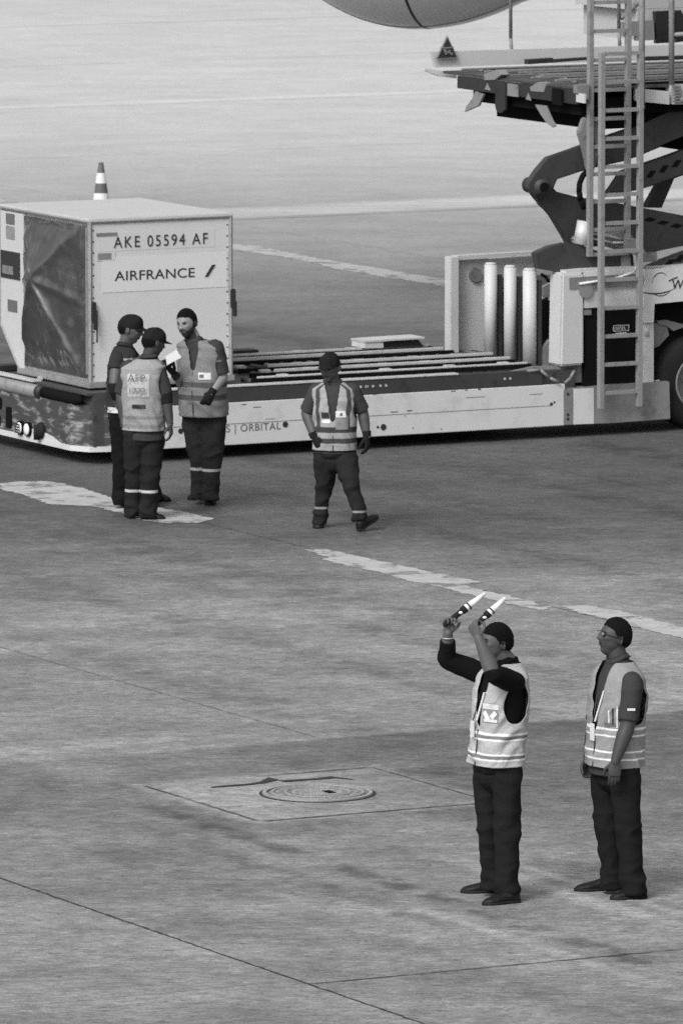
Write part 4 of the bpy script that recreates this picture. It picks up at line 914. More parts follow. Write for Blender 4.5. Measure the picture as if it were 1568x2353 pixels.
    if hair == 'short':
        side = near & (y < .45) & (z > -.18 + .0 * y) & (y > -.2) & (ex > .5) & (z > -.02); tone[side & (y < .22)] = .014
        tone[near & (y < .0) & (z > -.5) & ((ex < .93) | (z > .25))] = .016
    tone = tone * (1 + .10 * np.sin(co[:, 2] * 37) * .5)
    set_tone(me, tone)
    root = link('person', me, M['skinA'], None)
    root.location = (p0.x, p0.y, 0); root.rotation_euler = (0, 0, -YAW)
    tag(root, label, 'person', group)
    # ---- hair / cap
    def hk(q, off=0.0):
        return q[2] > hlim(q)
    def hlim(q):
        x, y, z = q; ax = abs(x); w_ = .03 * math.sin(x * 23 + y * 17) + .02 * math.sin(x * 61 - y * 47)
        pts_ = ((-1, -.64), (-.5, -.56), (-.24, -.36), (-.16, .0), (-.03, .02), (.02, -.12), (.13, -.12), (.20, .12), (.36, .30), (.50, hairline - .06), (1, hairline))
        for (y0, l0), (y1, l1) in zip(pts_, pts_[1:]):
            if y <= y1: return l0 + (l1 - l0) * (y - y0) / (y1 - y0) + w_
        return hairline
    if hair:
        thick = (lambda D: np.array([min(1, max(0, (D[2][q] - hlim(D[:, q])) / .28)) for q in range(D.shape[1])]) * (.0045 + .009 * np.clip(D[2], 0, 1)) + .0012 + .0012 * np.sin(D[0] * 31) * np.sin(D[1] * 27) * np.sin(D[2] * 29)) if hair == 'short' else (lambda D: .006 + 0 * D[0])
        V_, F_, D = head_shell(hc, hf, hs, 140, 110, keep=hk, thick=thick); hm = clean(mesh_np(V_, F_)); 
        c0 = co_of(hm); rv = c0 - np.array(hc); rv /= np.linalg.norm(rv, axis=1)[:, None]
        nzv = np.array([mnoise.noise(Vector(q) * 90) for q in c0]); set_co(hm, c0 + rv * (nzv * .0014)[:, None])
        solid(hm, .006, 8); link('hair', hm, M['hair'], root)
    if hair == 'cap' or hair == 'capback':
        thick = lambda D: .008 + .007 * np.clip(D[2] - .15, 0, 1) ** .7 + .010 * np.exp(-((D[1] - .55) / .3) ** 2 - ((D[2] - .75) / .3) ** 2) + .0022 * np.sin(D[0] * 9 + D[1] * 5) - .002 * np.exp(-(D[0] / .03) ** 2)
        V_, F_, D = head_shell(hc, hf, hs, 72, 56, keep=lambda q: q[2] > .20 - .10 * (q[1] < 0), thick=thick); hm = clean(mesh_np(V_, F_)); solid(hm, .005, 1); cp = link('cap', hm, M['cap'], root)
        vz = []; nb_ = 14; vf = -1 if hair == 'capback' else 1
        bm = BM(); rows = []
        for i in range(nb_ + 1):
            a = R_(-62 + 124 * i / nb_); row = []
            for k in range(6):
                q = k / 5; rad = .094 + q * .090 * math.cos(a) ** .8; 
                row.append(hc + hl * math.sin(a) * (.080 + .010 * q) + hfw * (math.cos(a) * rad) * vf + hu * (.042 - .020 * q - .010 * abs(math.sin(a)) ** 2 * 1.5)); 
            rows.append([bm.verts.new(q) for q in row])
        for i in range(nb_):
            for k in range(5): bm.faces.new((rows[i][k], rows[i + 1][k], rows[i + 1][k + 1], rows[i][k + 1]))
        m2 = bpy.data.meshes.new('v'); bm.to_mesh(m2); bm.free(); solid(m2, .005, 0); link('cap_visor', m2, M['cap'], cp)
    # ---- shirt with sleeves
    S = Lump(); g = .016
    sh = shirt_hem if shirt_hem is not None else -.02
    S.loft([ring(tor(t) + f * (belly * .35 if .1 < t < .6 else 0), a + g, b + g) for t, a, b in ([(sh, .180, .132), (sh * .5, .176, .128)] if sh < 0 else []) + [q for q in prof[1:] if q[0] > sh]], 24)
    S.limb([shc + Vector((0, 0, -.02)), nb + Vector((0, 0, -.02)), nb + (topn - nb) * .12], [.09, .079, .071], n=20, round_=False)
    for sd in 'LR':
        a, e, w_ = arms[sd]; q = sleeve if not isinstance(sleeve, dict) else sleeve[sd]
        inn = a + (shc - a) * .35
        if q <= 1: S.limb([inn, a, a.lerp(e, .35), a.lerp(e, q * .7), a.lerp(e, q)], [.062, .070, .069, .068, .067], n=18, round_=False)
        else:
            end = e.lerp(w_, q - 1); S.limb([inn, a, a.lerp(e, .5), e, e.lerp(end, .5), end], [.062, .070, .069, .060, .053, .048], n=18, round_=False)
    sm = S.fuse(max(vox, .006), 2); wrinkle(sm, .0035, (7, 7, 10), seed); set_tone(sm, np.full(len(sm.vertices), shirt)); so = link('shirt', sm, M['cloth'], root)
    if collar:
        Cc = Lump(); bm = BM(); cn = nb + (topn - nb) * .10; ax1 = unit(topn - nb); rows = []
        for i in range(33):
            a = R_(12) + (2 * math.pi - R_(24)) * i / 32; dv = (f * math.cos(a) + latx * math.sin(a)); 
            rows.append([bm.verts.new(cn + dv * .069 + ax1 * (.010 - .022 * max(0, math.cos(a)))), bm.verts.new(cn + dv * .067 + ax1 * (.040 - .03 * max(0, math.cos(a)))), bm.verts.new(cn + dv * .086 + ax1 * (.012 - .042 * max(0, math.cos(a))))])
        for p, q in zip(rows, rows[1:]):
            for k in range(2): bm.faces.new((p[k], q[k], q[k + 1], p[k + 1]))
        m2 = bpy.data.meshes.new('c'); bm.to_mesh(m2); bm.free(); solid(m2, .003, 0); set_tone(m2, np.full(len(m2.vertices), shirt * 1.1)); link('collar', m2, M['cloth'], so)
    # ---- trousers
    T = Lump(); g = .014
    T.loft([ring(tor(t), a + g, b + g) for t, a, b in ((-.10, .150, .108), (-.05, .162, .118), (0, .166, .120), (.14, .162, .115))], 24)
    T.ball(hipc + Vector((0, 0, -.08)), (latx * .14 * width, f * .115, Vector((0, 0, .12))), 20)
    ct = hipc + Vector((0, 0, -.07))
    for sd, ft_ in zip('LR', feet):
        h_, k_, a_ = legs[sd]; top_ = h_ + Vector((0, 0, .02)); an = a_ + Vector((0, 0, -.062))
        T.limb([top_, h_.lerp(k_, .22), h_.lerp(k_, .6), k_, k_.lerp(a_, .4), k_.lerp(a_, .8), an], [x_ * legw * q_ for x_, q_ in zip((.098, .103, .096, .088, .082, .078, .081), (1, 1, 1, (1 + taper) / 2, taper, taper, taper))], n=20, round_=False)
    tm = T.fuse(max(vox, .006), 2)
    kz = {sd: legs[sd][1].z for sd in 'LR'}; az_ = {sd: legs[sd][2].z for sd in 'LR'}; kzm = sum(kz.values()) / 2; azm = sum(az_.values()) / 2; hz = hipc.z
    msk = lambda c: .45 + .8 * np.exp(-((c[:, 2] - kzm) / .10) ** 2) + 1.3 * np.exp(-((c[:, 2] - azm + .01) / .11) ** 2) + .7 * np.exp(-((c[:, 2] - hz + .08) / .08) ** 2)
    wrinkle(tm, .013 * wr, (6.5, 6.5, 8.5), seed + 3, msk)
    tt = np.full(len(tm.vertices), trousers)
    if cuff:
        c2 = co_of(tm); zc_ = c2[:, 2]
        for (lo_, hi_, tv) in cuff: tt[(zc_ > lo_) & (zc_ < hi_)] = tv
    set_tone(tm, tt); link('trousers', tm, M['cloth'], root)
    # ---- shoes
    for sd, ft_ in zip('LR', feet):
        heel, toe = G3(*ft_[0]), G3(*ft_[1]); lift = ft_[2] if len(ft_) > 2 else (0, 0); heel = heel + Vector((0, 0, lift[0])); toe = toe + Vector((0, 0, lift[1]))
        a_ = legs[sd][2]; dd = unit(toe - heel); dh = Vector((dd.x, dd.y, 0)).normalized(); sdv = dd.cross(Vector((0, 0, 1))).normalized(); up = sdv.cross(dd); ln = ft_[3] if len(ft_) > 3 else min(.29, max(.235, (toe - heel).length))
        S_ = Lump(); rg = []
        for t, wd, hh in ((0, .024, .045), (.03, .034, .075), (.15, .037, .085), (.32, .037, .082), (.5, .042, .064), (.68, .049, .052), (.85, .045, .042), (.96, .028, .032), (1.0, .012, .022)):
            c = heel + dd * ln * t + up * hh * .5; rg.append((c, sdv * wd, up * hh * .5 * 1.12))
        S_.loft(rg, 20)
        an_ = heel + dd * .07 + up * .05; S_.limb([an_, an_.lerp(a_, .8)], [.043, .045], n=16)
        m2 = S_.fuse(.006, 2); c2 = co_of(m2); hgt = (c2 - np.array(heel)) @ np.array(up); c2 = c2 + np.array(up)[None, :] * np.maximum(0, .002 - hgt)[:, None]; set_co(m2, c2)
        so2 = link('shoe', m2, M['shoe'], root)
        bm = BM(); outl = []
        for t, wd in ((-.02, .012), (0, .028), (.06, .038), (.3, .037), (.5, .043), (.68, .051), (.85, .047), (.97, .030), (1.03, .010)): outl.append((t, wd))
        pts = [heel + dd * ln * t + sdv * wd for t, wd in outl] + [heel + dd * ln * t - sdv * wd for t, wd in outl[::-1]]
        prism(bm, pts, up * .018); bmesh.ops.recalc_face_normals(bm, faces=bm.faces); m3 = bpy.data.meshes.new('s'); bm.to_mesh(m3); bm.free(); link('sole', m3, M['rubber'], so2)
    # ---- gloves
    for h in gloves:
        Gl = Lump(); hh = next(q for q in hands if q['side'] == h); hand_into(Gl, K['wr' + h], hh['d'], hh['n'], hh['t'], hh.get('curl', (.35, .5, .35)), hh.get('sc', 1.0), thumb_curl=hh.get('tc', .4), grow=.0055)
        Gl.limb([K['wr' + h] - unit(hh['d']) * .05, K['wr' + h]], [.040, .037], round_=False); link('glove', Gl.fuse(.005, 1), M['glove'], root)
    for (sd, t0, t1) in pads:
        a, e, w_ = arms[sd]; Pd = Lump(); q = lambda t: a.lerp(e, t) if t <= 1 else e.lerp(w_, t - 1)
        Pd.limb([q(t0), q((t0 + t1) / 2), q(t1)], [.069, .062, .052], n=18, round_=False); link('elbow_pad', Pd.fuse(.006, 2), M['glove'], root)
    # ---- vest: rings from hem to shoulders, openings cut for arms, neck and the front V
    if vest:
        NT = 150; hemv = vest_hem if vest_hem is not None else -.12; g = .026
        keys = [(hemv - .001, .172, .135 + belly * .7), (.0, .170, .130 + belly), (.25, .166, .124 + belly * 1.15), (.5, .168, .124 + belly * .8), (.7, .180, .124 + belly * .2), (.86, .184, .120), (.98, .180, .106), (1.06, .176, .100), (1.13, .140, .088), (1.20, .090, .072), (1.27, .054, .060)]
        ts = np.arange(hemv, 1.262, .0105); kt = [k[0] for k in keys]
        A_ = np.interp(ts, kt, [k[1] for k in keys]) * vw; B_ = np.interp(ts, kt, [k[2] for k in keys]) * vw
        ker = np.array([1, 2, 3, 2, 1]) / 9.; A_ = np.convolve(np.pad(A_, 2, 'edge'), ker, 'valid'); B_ = np.convolve(np.pad(B_, 2, 'edge'), ker, 'valid')
        pts, TH, TT = [], [], []
        for t, a, b in zip(ts, A_, B_):
            c = tor(t) + f * (belly * .35 * max(0, 1 - abs(t - .3) / .4))
            for i in range(NT):
                th_ = 2 * math.pi * i / NT; ca, sa = math.cos(th_), math.sin(th_)
                ca2 = math.copysign(abs(ca) ** .86, ca); sa2 = math.copysign(abs(sa) ** .86, sa)
                fl = 0 if t > .35 else .010 * (.35 - t) * math.sin(th_ * 7 + seed) 
                pts.append(c + latx * (a + g + fl) * width * sa2 + f * (b + g + fl) * width * ca2); TH.append(th_); TT.append(t)
        TH = np.array(TH); TT = np.array(TT); nr = len(ts)
        F_ = []
        axp = {sd: (arms[sd][0]) for sd in 'LR'}
        def dead(i):
            p = pts[i]; th_, t = TH[i], TT[i]; sd = 'R' if math.sin(th_) > 0 else 'L'
            fr_ = math.cos(th_)
            latd = abs((p - tor(t)).dot(latx))
            q = p - tor(.90)
            z_ = (t - .76) / .25                       # armhole
            if (z_ / 1.0) ** 2 + (math.cos(th_) / .52) ** 2 < 1 and t < 1.1: return True
            
            if t > vneck and fr_ > 0 and latd < (.010 + .060 * (t - vneck) / (1.22 - vneck)): return True
            if t > 1.25: return True
            return False
        dm = [dead(i) for i in range(len(pts))]
        for j in range(nr - 1):
            for i in range(NT):
                k = (i + 1) % NT; q = (j * NT + i, j * NT + k, (j + 1) * NT + k, (j + 1) * NT + i)
                if sum(dm[a] for a in q) < 2: F_.append(q)
        tn = np.full(len(pts), vest)
        def st_at(lo_, hi_, tv): tn[(TT > lo_) & (TT < hi_)] = tv
        for q in stripes: st_at(*q)
        if vtone: tn = vtone(TH, TT, tn)
        # droop wrinkles
        nrm_ = [(p - tor(t)).normalized() for p, t in zip(pts, TT)]
        P2 = []
        for p, n_, t, th_ in zip(pts, nrm_, TT, TH):
            q = Vector((math.sin(th_) * 1.1 + seed, math.cos(th_) * 1.1, t * 4.0 + math.sin(th_ * 2 + seed) * .8)); v = mnoise.noise(q); v2 = mnoise.noise(q * 2.4)
            P2.append(p + n_ * ((1 - abs(v) * 3) * .0075 + v2 * .0085) * (1 if t < .9 else .4))
        vm = mesh_np(P2, F_); set_tone(vm, tn)
        bm = BM(); bm.from_mesh(vm); bmesh.ops.delete(bm, geom=[v for v in bm.verts if not v.link_faces], context='VERTS'); bm.to_mesh(vm); bm.free()
        solid(vm, .005, 12); vo = link('vest', vm, M['cloth'], root)
        if vneck < 1:   # front zip
            bm = BM(); pz = [tor(t) + f * ((b + g) * width + .006 + belly * .35 * max(0, 1 - abs(t - .3) / .4)) for t, b in zip(ts, B_) if t < vneck]
            for a, b in zip(pz[::2], pz[2::2]): cyl(bm, a, b, .0045, n=6)
            m2 = bpy.data.meshes.new('z'); bm.to_mesh(m2); bm.free(); link('zip', m2, M['ink'], vo)
    else: vo = None
    ctx = dict(root=root, K=K, tor=tor, f=f, lat=latx, L3=L3, G3=G3, s=s, hc=hc, hf=hf, arms=arms, vest=vo, shirt=so, width=width, belly=belly)
    if extras: extras(ctx)
    return ctx
def kid(ctx, name, bm, m, parent=None, smooth=False):
    bmesh.ops.recalc_face_normals(bm, faces=bm.faces); me = bpy.data.meshes.new(name); bm.to_mesh(me); bm.free(); me.materials.append(m)
    if smooth:
        for p in me.polygons: p.use_smooth = True
    o = bpy.data.objects.new(name, me); C.objects.link(o); o.parent = parent or ctx['root']; return o
def patch(ctx, name, t, ang, wd, h, m, out=.168, parent=None, th=.004, tilt=0):
    """small patch sewn on the vest at height t and angle ang (0 front, + to the person's right), following its surface"""
    from mathutils.bvhtree import BVHTree
    par = parent or ctx['vest'] or ctx['shirt']
    if 'bvh' not in ctx: ctx['bvh'] = BVHTree.FromPolygons([v.co.copy() for v in par.data.vertices], [tuple(q.vertices) for q in par.data.polygons])
    f, l = ctx['f'], ctx['lat']; n_ = (f * math.cos(ang) + l * math.sin(ang)); a = Vector((0, 0, 1)).cross(n_).normalized(); up = Vector((0, 0, 1)); a2 = a * math.cos(tilt) + up * math.sin(tilt); u2 = up * math.cos(tilt) - a * math.sin(tilt)
    c = ctx['tor'](t); lift = .003 + max(0, out - .172) * .5; n1 = 8; g = {}; bm = BM(); last = .17
    for i in range(n1 + 1):
        for j in range(n1 + 1):
            o_ = c + a2 * (i / n1 - .5) * wd + u2 * (j / n1 - .5) * h
            hit = ctx['bvh'].ray_cast(o_ + n_ * .45, -n_, .45)
            if hit[0] is not None: last = max(.02, (hit[0] - o_).dot(n_))
            g[i, j] = [bm.verts.new(o_ + n_ * (last + lift)), bm.verts.new(o_ + n_ * (last - .004))]
    for i in range(n1):
        for j in range(n1):
            for k in (0, 1): bm.faces.new((g[i, j][k], g[i + 1, j][k], g[i + 1, j + 1][k], g[i, j + 1][k]))
    rim = [(i, 0) for i in range(n1)] + [(n1, j) for j in range(n1)] + [(i, n1) for i in range(n1, 0, -1)] + [(0, j) for j in range(n1, 0, -1)]
    for q, r in zip(rim, rim[1:] + rim[:1]): bm.faces.new((g[q][0], g[r][0], g[r][1], g[q][1]))
    return kid(ctx, name, bm, m, par)
def world_of(ctx, p): return ctx['root'].matrix_basis @ Vector(p)
def top_obj(ctx, name, parts, label, cat, group=None):
    """a thing held in the hand: its own top-level object with parts"""
    t = empty(name, ctx['root'].location, -YAW); tag(t, label, cat, group)
    for nm, bm, m_, sm in parts: kid({'root': t}, nm, bm, m_, t, sm)
    return t
def wand(ctx, butt, tip, label):
    a, b = Vector(butt), Vector(tip); d = b - a; g = a + d * .52; parts = []
    bm = BM(); cyl(bm, a, g, .0175, .019, n=18); sphere(bm, a, .0175); cyl(bm, a + d * .44, a + d * .53, .024, .026, n=18); parts.append(('handle', bm, M['rubber'], True))
    bm = BM(); cyl(bm, g, a + d * .60, .023, .024, n=20); cyl(bm, a + d * .62, b, .0235, .013, n=20); sphere(bm, b, .013); parts.append(('light_cone', bm, M['wandwhite'], True))
    bm = BM(); cyl(bm, a + d * .595, a + d * .625, .0265, n=18); parts.append(('ring', bm, M['ink'], True))
    bm = BM(); sphere(bm, a + d * .40 + Vector((0, -.021, 0)), (.014, .006, .009)); parts.append(('switch', bm, M['wandwhite'], True))
    return top_obj(ctx, 'marshalling_wand', parts, label, 'marshalling wand', None)
def badge(ctx, t, ang, parent_t=.95, wd=.055, h=.085, side=1):
    f, l = ctx['f'], ctx['lat']; n_ = f * math.cos(ang) + l * math.sin(ang); A = .225 * ctx['width']; B = .170 * ctx['width'] + ctx['belly']
    c = ctx['tor'](t) + f * math.cos(ang) * B + l * math.sin(ang) * A; a = Vector((0, 0, 1)).cross(n_).normalized()
    bm = BM(); prism(bm, [c + a * x * wd / 2 + Vector((0, 0, 1)) * y * h / 2 for x, y in ((-1, -1), (1, -1), (1, 1), (-1, 1))], n_ * .004); kid(ctx, 'name_badge', bm, M['sticker'])
    bm = BM(); top_ = c + Vector((0, 0, h / 2)); m1 = ctx['tor'](.62) + n_ * .165; m2 = ctx['tor'](1.0) + f * .095 + l * side * .075
    tube(bm, [top_, m1, m2], .004, 6); kid(ctx, 'lanyard', bm, M['ink'])

# --- marshaller with raised wands (near)
def exA(ctx):
    K = ctx['K']; L3 = ctx['L3']
    wand(ctx, *WA1, 'white lit marshalling wand in the outstretched hand, farther from his head')
    wand(ctx, *WA2, 'white marshalling wand held in the hand close above his forehead')
    badge(ctx, .42, R_(12), side=1, wd=.065, h=.10)
    v = ctx['vest']; a = R_(-22)
    patch(ctx, 'pocket', .64, R_(-38), .12, .125, M['panelgrey'], out=.172)
    patch(ctx, 'pocket_flap', .72, R_(-38), .125, .035, M['alu'], out=.178)
    patch(ctx, 'pocket_item', .60, R_(-30), .03, .07, M['sticker'], out=.180, tilt=.6); patch(ctx, 'pocket_item', .62, R_(-46), .03, .05, M['sticker'], out=.178, tilt=-.7); patch(ctx, 'pocket_item', .55, R_(-40), .10, .018, M['sticker'], out=.179)
    bm = BM(); c = ctx['tor'](.88) + ctx['f'] * .160 - ctx['lat'] * .055; tube(bm, [c, ctx['tor'](.54) + ctx['f'] * .178 - ctx['lat'] * .015], .007, 8); kid(ctx, 'reflective_edge', bm, M['sticker'], v)
    e = K['wrR']; bm = BM(); 
    for k in range(16):
        t0, t1 = k * math.pi / 8, (k + 1) * math.pi / 8; cyl(bm, e + Vector((0, 0, -.03)) + Vector((math.cos(t0), math.sin(t0), 0)) * .032, e + Vector((0, 0, -.03)) + Vector((math.cos(t1), math.sin(t1), 0)) * .032, .003, n=5)
    kid(ctx, 'bracelet', bm, M['steel'])
sA = 361.0
def LA(u, v, dy): 
    sp_ = .168; return Vector(((u - 1140) / sA, dy, ((2064 - v) / sA - dy * sp_) / .986))
b1, t1_ = LA(1021, 1437, -.02), LA(1109, 1369, .06); b2, t2_ = LA(1079, 1452, -.30), LA(1154, 1383, -.22)
WA1, WA2 = (b1, t1_), (b2, t2_)
def vtA(TH, TT, tn):
    tn = tn.copy(); return tn
w1 = unit(t1_ - b1); w2 = unit(t2_ - b2)
person('man in dark shirt and pale striped vest raising two lit wands', 1140, 2064,
  dict(hipL=(1162, 1752, -.08), hipR=(1116, 1750, .08), knL=(1163, 1900, -.10), knR=(1124, 1898, .06), anL=(1163, 2030, -.12), anR=(1134, 2018, .09),
       shL=(1178, 1572, -.17), shR=(1124, 1556, .14), neck=(1162, 1522, 0), elL=(1128, 1553, -.36), wrL=(1095, 1472, -.345), elR=(1026, 1516, .08), wrR=(1027, 1458, .0)),
  fwd=(-.86, -.50), head=(1139, 1479, .0), headyaw=(-.93, -.36), headpitch=4, feet=(((1190, 2072), (1108, 2079)), ((1150, 2050), (1060, 2050))),
  skin=.105, shirt=.008, trousers=.015, vest=.46, vest_hem=-.02, sleeve={'L': 1.05, 'R': 1.72}, vneck=.44, width=1.0, vw=1.0, legw=.92,
  stripes=((.30, .325, .9), (.325, .365, .20), (.365, .39, .9), (.055, .08, .9), (.08, .12, .20), (.12, .145, .9)), vox=.004, hairline=.52, seed=2,
  hands=(dict(side='R', d=(.05, .12, 1), n=(.6, -.75, -.1), t=w1, curl=(1.0, 1.25, .8), tc=.9), dict(side='L', d=(-.35, .1, .75), n=(.55, .65, .0), t=w2, curl=(1.0, 1.25, .8), tc=.9)),
  extras=exA, cuff=None)

# --- man with glasses (right)
def exB(ctx):
    badge(ctx, .40, R_(4), side=1, wd=.05, h=.11); hc, (hl, hf_, hu) = ctx['hc'], ctx['hf']
    bm = BM()
    for sg in (-1, 1):
        c = hc + hl * sg * .034 + hf_ * .100 + hu * .010; q = [c + hl * .024 * math.copysign(abs(math.cos(t)) ** .6, math.cos(t)) + hu * .014 * math.copysign(abs(math.sin(t)) ** .6, math.sin(t)) for t in np.linspace(0, 2 * math.pi, 17)]; tube(bm, q, .0013, 5)
        tube(bm, [c + hl * sg * .025 + hu * .004, hc + hl * sg * .079 + hf_ * .045 + hu * .010, hc + hl * sg * .084 + hf_ * .0 + hu * .008], .0030, 6)
    tube(bm, [hc - hl * .009 + hf_ * .103 + hu * .012, hc + hl * .009 + hf_ * .103 + hu * .012], .002, 5); gl = kid(ctx, 'glasses', bm, M['ink'])
    bm = BM()
    for sg in (-1, 1): c = hc + hl * sg * .034 + hf_ * .0995 + hu * .010; prism(bm, [c + hl * .020 * math.cos(t) + hu * .011 * math.sin(t) for t in np.linspace(0, 2 * math.pi, 16)[:-1]], hf_ * .001)
    kid(ctx, 'lens', bm, M['panelgrey'], gl)
    patch(ctx, 'pocket', .60, R_(-50), .13, .13, M['panelgrey'], out=.172)
    for k, (a_, h_) in enumerate(((-40, .08), (-48, .11), (-56, .14), (-60, .06))): patch(ctx, 'pen', .62, R_(a_), .010, h_, M['ink'] if k % 2 else M['sticker'], out=.180)
    patch(ctx, 'pocket_label', .52, R_(-44), .08, .02, M['inkgrey'], out=.180)
    bm = BM(); tube(bm, [ctx['tor'](.93) + ctx['f'] * .152 - ctx['lat'] * .065, ctx['tor'](.54) + ctx['f'] * .178 - ctx['lat'] * .018], .006, 8); kid(ctx, 'reflective_edge', bm, M['sticker'], ctx['vest'])
    a, e, w_ = ctx['arms']['L']; c = a.lerp(e, .60); n_ = Vector((0, -1, 0)); bm = BM(); prism(bm, [c + Vector((x, -.0725, z)) for x, z in ((-.018, -.007), (.032, -.007), (.032, .008), (-.018, .008))], (0, -.003, 0)); kid(ctx, 'sleeve_mark', bm, M['sticker'], ctx['shirt'])
person('man with glasses and dark skin in striped vest with both arms hanging', 1412, 2058,
  dict(hipL=(1430, 1752, -.09), hipR=(1388, 1750, .09), knL=(1438, 1895, -.10), knR=(1395, 1895, .08), anL=(1452, 2028, -.10), anR=(1408, 2016, .09),
       shL=(1447, 1572, -.18), shR=(1385, 1566, .17), neck=(1416, 1518, 0), elL=(1436, 1668, -.23), wrL=(1407, 1752, -.28), elR=(1366, 1665, .20), wrR=(1349, 1742, .12)),
  fwd=(-.84, -.54), head=(1409, 1467, .0), headyaw=(-.95, -.31), headpitch=13, feet=(((1482, 2062), (1402, 2066)), ((1418, 2044), (1322, 2046))),
  skin=.058, shirt=.05, trousers=.014, vest=.30, vest_hem=-.03, shirt_hem=-.14, sleeve=.90, vneck=.42, vw=1.04, legw=.96,
  stripes=((.36, .385, .9), (.385, .45, .33), (.45, .475, .9), (.07, .095, .9), (.095, .16, .33), (.16, .185, .9)), vox=.004, hairline=.60, seed=7,
  hands=(dict(side='L', d=(-.05, -.05, -1), n=(-.1, 1, 0), t=(-1, 0, 0), curl=(.25, .35, .25), tc=.25), dict(side='R', d=(-.15, .0, -1), n=(.5, -.8, 0), t=(-1, -.3, 0), curl=(.7, .8, .5), tc=.4)),
  extras=exB)

# --- walking man
def vtC(TH, TT, tn):
    tn = tn.copy(); l = np.abs(np.sin(TH)); fr = np.cos(TH)
    tn[(TT > .42) & (l > .52) & (l < .74)] = .07
    return tn
def exC(ctx):
    patch(ctx, 'radio_pocket', .62, R_(24), .065, .05, M['ink'], out=.176); patch(ctx, 'pocket_label', .52, R_(22), .075, .03, M['sticker'], out=.178)
    patch(ctx, 'pocket_label', .64, R_(-26), .085, .055, M['sticker'], out=.176); patch(ctx, 'label_print', .64, R_(-26), .02, .025, M['inkgrey'], out=.182)
    patch(ctx, 'chest_pocket', .50, R_(-30), .11, .12, M['panelgrey'], out=.172)
    w_ = ctx['K']['wrL']; bm = BM(); cyl(bm, w_ + Vector((0, 0, -.005)), w_ + Vector((0, 0, .012)), .031, n=16); kid(ctx, 'bracelet', bm, M['steel'])
person('man in cap and short sleeved shirt walking alone towards the camera', 770, 1214,
  dict(hipL=(790, 1036, 0), hipR=(747, 1036, 0), knL=(804, 1108, -.16), knR=(745, 1112, .05), anL=(826, 1176, -.20), anR=(735, 1186, .08),
       shL=(808, 898, -.02), shR=(727, 898, .02), neck=(765, 880, 0), elL=(832, 945, .02), wrL=(842, 1003, -.02), elR=(704, 948, .04), wrR=(722, 1005, -.08)),
  fwd=(-.10, -1), head=(758, 845, -.03), headyaw=(-.42, -.91), headpitch=-6, feet=(((824, 1222), (862, 1216), (.01, .10), .27), ((735, 1205), (728, 1217))),
  skin=.085, shirt=.055, trousers=.022, vest=.36, hs=1.10, vest_hem=.03, sleeve=.95, vneck=.50, hair='cap', stripes=((.33, .42, .06), (.15, .24, .06)), vox=.005, seed=11, vtone=vtC, legw=1.0, vw=.96, width=.98,
  cuff=((.168, .186, .30),), taper=.78, hands=(dict(side='L', d=(.05, -.1, -1), n=(-.9, .3, 0), t=(0, -1, 0), curl=(.35, .5, .3)), dict(side='R', d=(.45, -.1, -1), n=(.8, .4, 0), t=(0, -1, 0), curl=(.4, .6, .4))),
  gloves='LR', extras=exC)

# --- bearded man by the container
def exD(ctx):
    patch(ctx, 'pocket_label', .60, R_(-34), .11, .06, M['sticker'], out=.178); patch(ctx, 'label_print', .60, R_(-26), .04, .03, M['inkgrey'], out=.184)
    a, e, w_ = ctx['arms']['L']; c = a.lerp(e, .45); bm = BM(); prism(bm, [c + Vector((x, -.074, z)) for x, z in ((-.02, -.008), (.025, -.008), (.025, .008), (-.02, .008))], (0, -.003, 0)); kid(ctx, 'sleeve_mark', bm, M['inkgrey'], ctx['shirt'])
group3 = None
person('bearded man with bare head and dark gloves listening beside the container', 462, 1160,
  dict(hipL=(492, 948, -.02), hipR=(446, 948, .05), knL=(488, 1042, -.04), knR=(457, 1040, .04), anL=(484, 1130, -.06), anR=(462, 1128, .08),
       shL=(497, 798, -.08), shR=(428, 802, .10), neck=(448, 782, 0), elL=(512, 866, -.10), wrL=(486, 905, -.19), elR=(424, 886, .02), wrR=(401, 860, -.15)),
  fwd=(-.45, -.89), head=(431, 744, -.03), headyaw=(-.50, -.86), headpitch=-6, headroll=.10, feet=(((486, 1152), (480, 1166)), ((462, 1140), (424, 1152))),
  skin=.27, beard=.88, shirt=.05, trousers=.030, vest=.23, vest_hem=-.04, sleeve=.92, vneck=.66, stripes=((.42, .50, .10), (.22, .30, .09)), vox=.005, seed=17, hairline=.62, hs=1.10, belly=.03, width=1.04, vw=1.02, legw=1.16,
  cuff=((.312, .338, .45),), taper=.86, hands=(dict(side='L', d=(-.45, -.2, -.8), n=(-.3, .9, 0), t=(-.5, -.5, .3), curl=(.5, .6, .4)), dict(side='R', d=(-.6, -.2, .7), n=(.4, .2, .6), t=(.5, -.6, .3), curl=(.9, .9, .6))),
  gloves='LR', extras=exD)

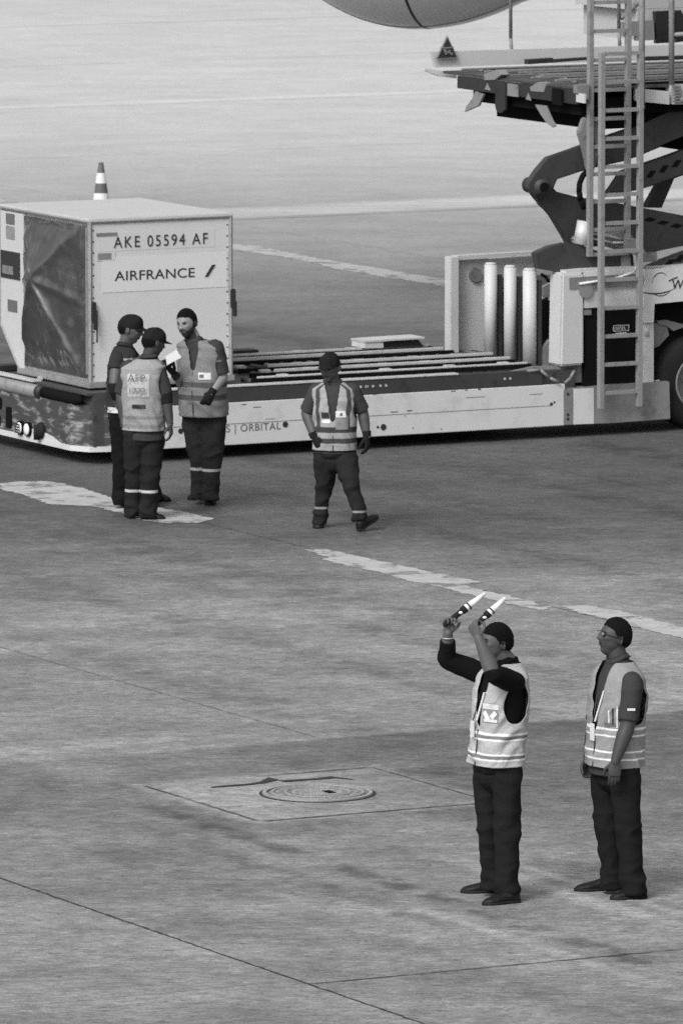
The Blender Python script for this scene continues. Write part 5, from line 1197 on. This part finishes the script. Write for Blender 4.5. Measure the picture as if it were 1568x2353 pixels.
# --- man seen from behind in the middle of the group
def exE(ctx):
    v = ctx['vest']; patch(ctx, 'back_panel', .74, R_(180), .20, .20, M['vestpanel'], out=.170, th=.003)
    f, l = ctx['f'], ctx['lat']; n_ = -f; a = Vector((0, 0, 1)).cross(n_).normalized(); c = ctx['tor'](.80) - f * .176 - a * .085
    for s_, z_, sz in (('AFP', .005, .095), ('1772', -.105, .080)):
        text_obj('lettering', s_, sz, (c.x, c.y, c.z + z_), a, (0, 0, 1), M['inkgrey'], None, ext=.001, sx=1.05).parent = v
    patch(ctx, 'back_label', .40, R_(178), .12, .035, M['ink'], out=.178)
person('man in dark cap seen from behind, pale vest with printed back', 335, 1192,
  dict(hipL=(312, 985, 0), hipR=(352, 987, 0), knL=(310, 1088, .02), knR=(346, 1090, -.03), anL=(306, 1168, .06), anR=(341, 1172, -.03),
       shL=(296, 845, .02), shR=(364, 848, -.04), neck=(342, 826, 0), elL=(280, 905, .04), wrL=(282, 958, .0), elR=(381, 908, -.06), wrR=(392, 975, -.10)),
  fwd=(.30, .95), head=(354, 787, .0), headyaw=(.86, .50), headpitch=-14, feet=(((300, 1178), (318, 1184)), ((322, 1190), (376, 1193))),
  skin=.06, shirt=.05, trousers=.020, vest=.32, vest_hem=-.01, shirt_hem=-.17, sleeve=.98, vneck=.80, hair='cap', stripes=((.18, .24, .22), (.04, .10, .24)), vox=.005, hs=1.08, seed=23, legw=1.02, width=.95, vw=.98,
  cuff=((.240, .262, .6),), taper=.92, hands=(dict(side='R', d=(.1, -.1, -1), n=(-.9, .2, 0), t=(0, -1, 0), curl=(.4, .5, .4)), dict(side='L', d=(.0, -.1, -1), n=(.9, .2, 0), t=(0, 1, 0), curl=(.4, .5, .4))),
  pads=(('R', .93, 1.32),), extras=exE)

# --- man in cap with dark vest, holding the paper behind the middle man
def exF(ctx):
    w_ = ctx['K']['wrL']; L3 = ctx['L3']
    q = [L3((u, v, -.10)) for u, v in ((382, 820), (407, 804), (418, 822), (385, 840))]; bm = BM(); prism(bm, q, (0, .004, 0))
    top_obj(ctx, 'paper_sheet', [('page', bm, M['paper'], False)], 'white folded paper sheet held up between the three men', 'paper')
    a, e, w2 = ctx['arms']['R']; f, l = ctx['f'], ctx['lat']; bm = BM()
    tor = ctx['tor']; sh_ = ctx['K']['shR']
    patch(ctx, 'reflective_band', .12, R_(60), .16, .05, M['alu'], out=.174); patch(ctx, 'reflective_band', .12, R_(110), .16, .05, M['alu'], out=.174)
person('man in dark cap and dark vest leaning in from the left', 292, 1166,
  dict(hipL=(292, 952, .10), hipR=(278, 954, -.06), knL=(325, 1055, .12), knR=(281, 1058, -.06), anL=(352, 1138, .10), anR=(279, 1140, -.04),
       shL=(303, 822, .18), shR=(271, 828, -.14), neck=(288, 797, .02), elL=(334, 868, .16), wrL=(366, 838, .0), elR=(266, 890, -.24), wrR=(284, 960, -.10)),
  fwd=(.92, -.05), head=(301, 757, .0), headyaw=(.98, -.16), headpitch=-12, hs=1.10, feet=(((344, 1146), (386, 1152)), ((272, 1160), (312, 1168))),
  skin=.11, shirt=.035, trousers=.010, vest=.035, vest_hem=.10, sleeve=.30, vneck=.62, hair='cap', stripes=((1.0, 1.055, .40),), vox=.005, seed=29, legw=.95, width=.98, vw=.98,
  hands=(dict(side='R', d=(.2, .2, -1), n=(.3, 1, 0), t=(1, 0, 0), curl=(.5, .6, .4)), dict(side='L', d=(.65, -.1, .25), n=(.2, -.3, -.8), t=(.2, -.2, .9), curl=(.9, 1.0, .6))),
  pads=(('R', .85, 1.35),), gloves='L', extras=exF)
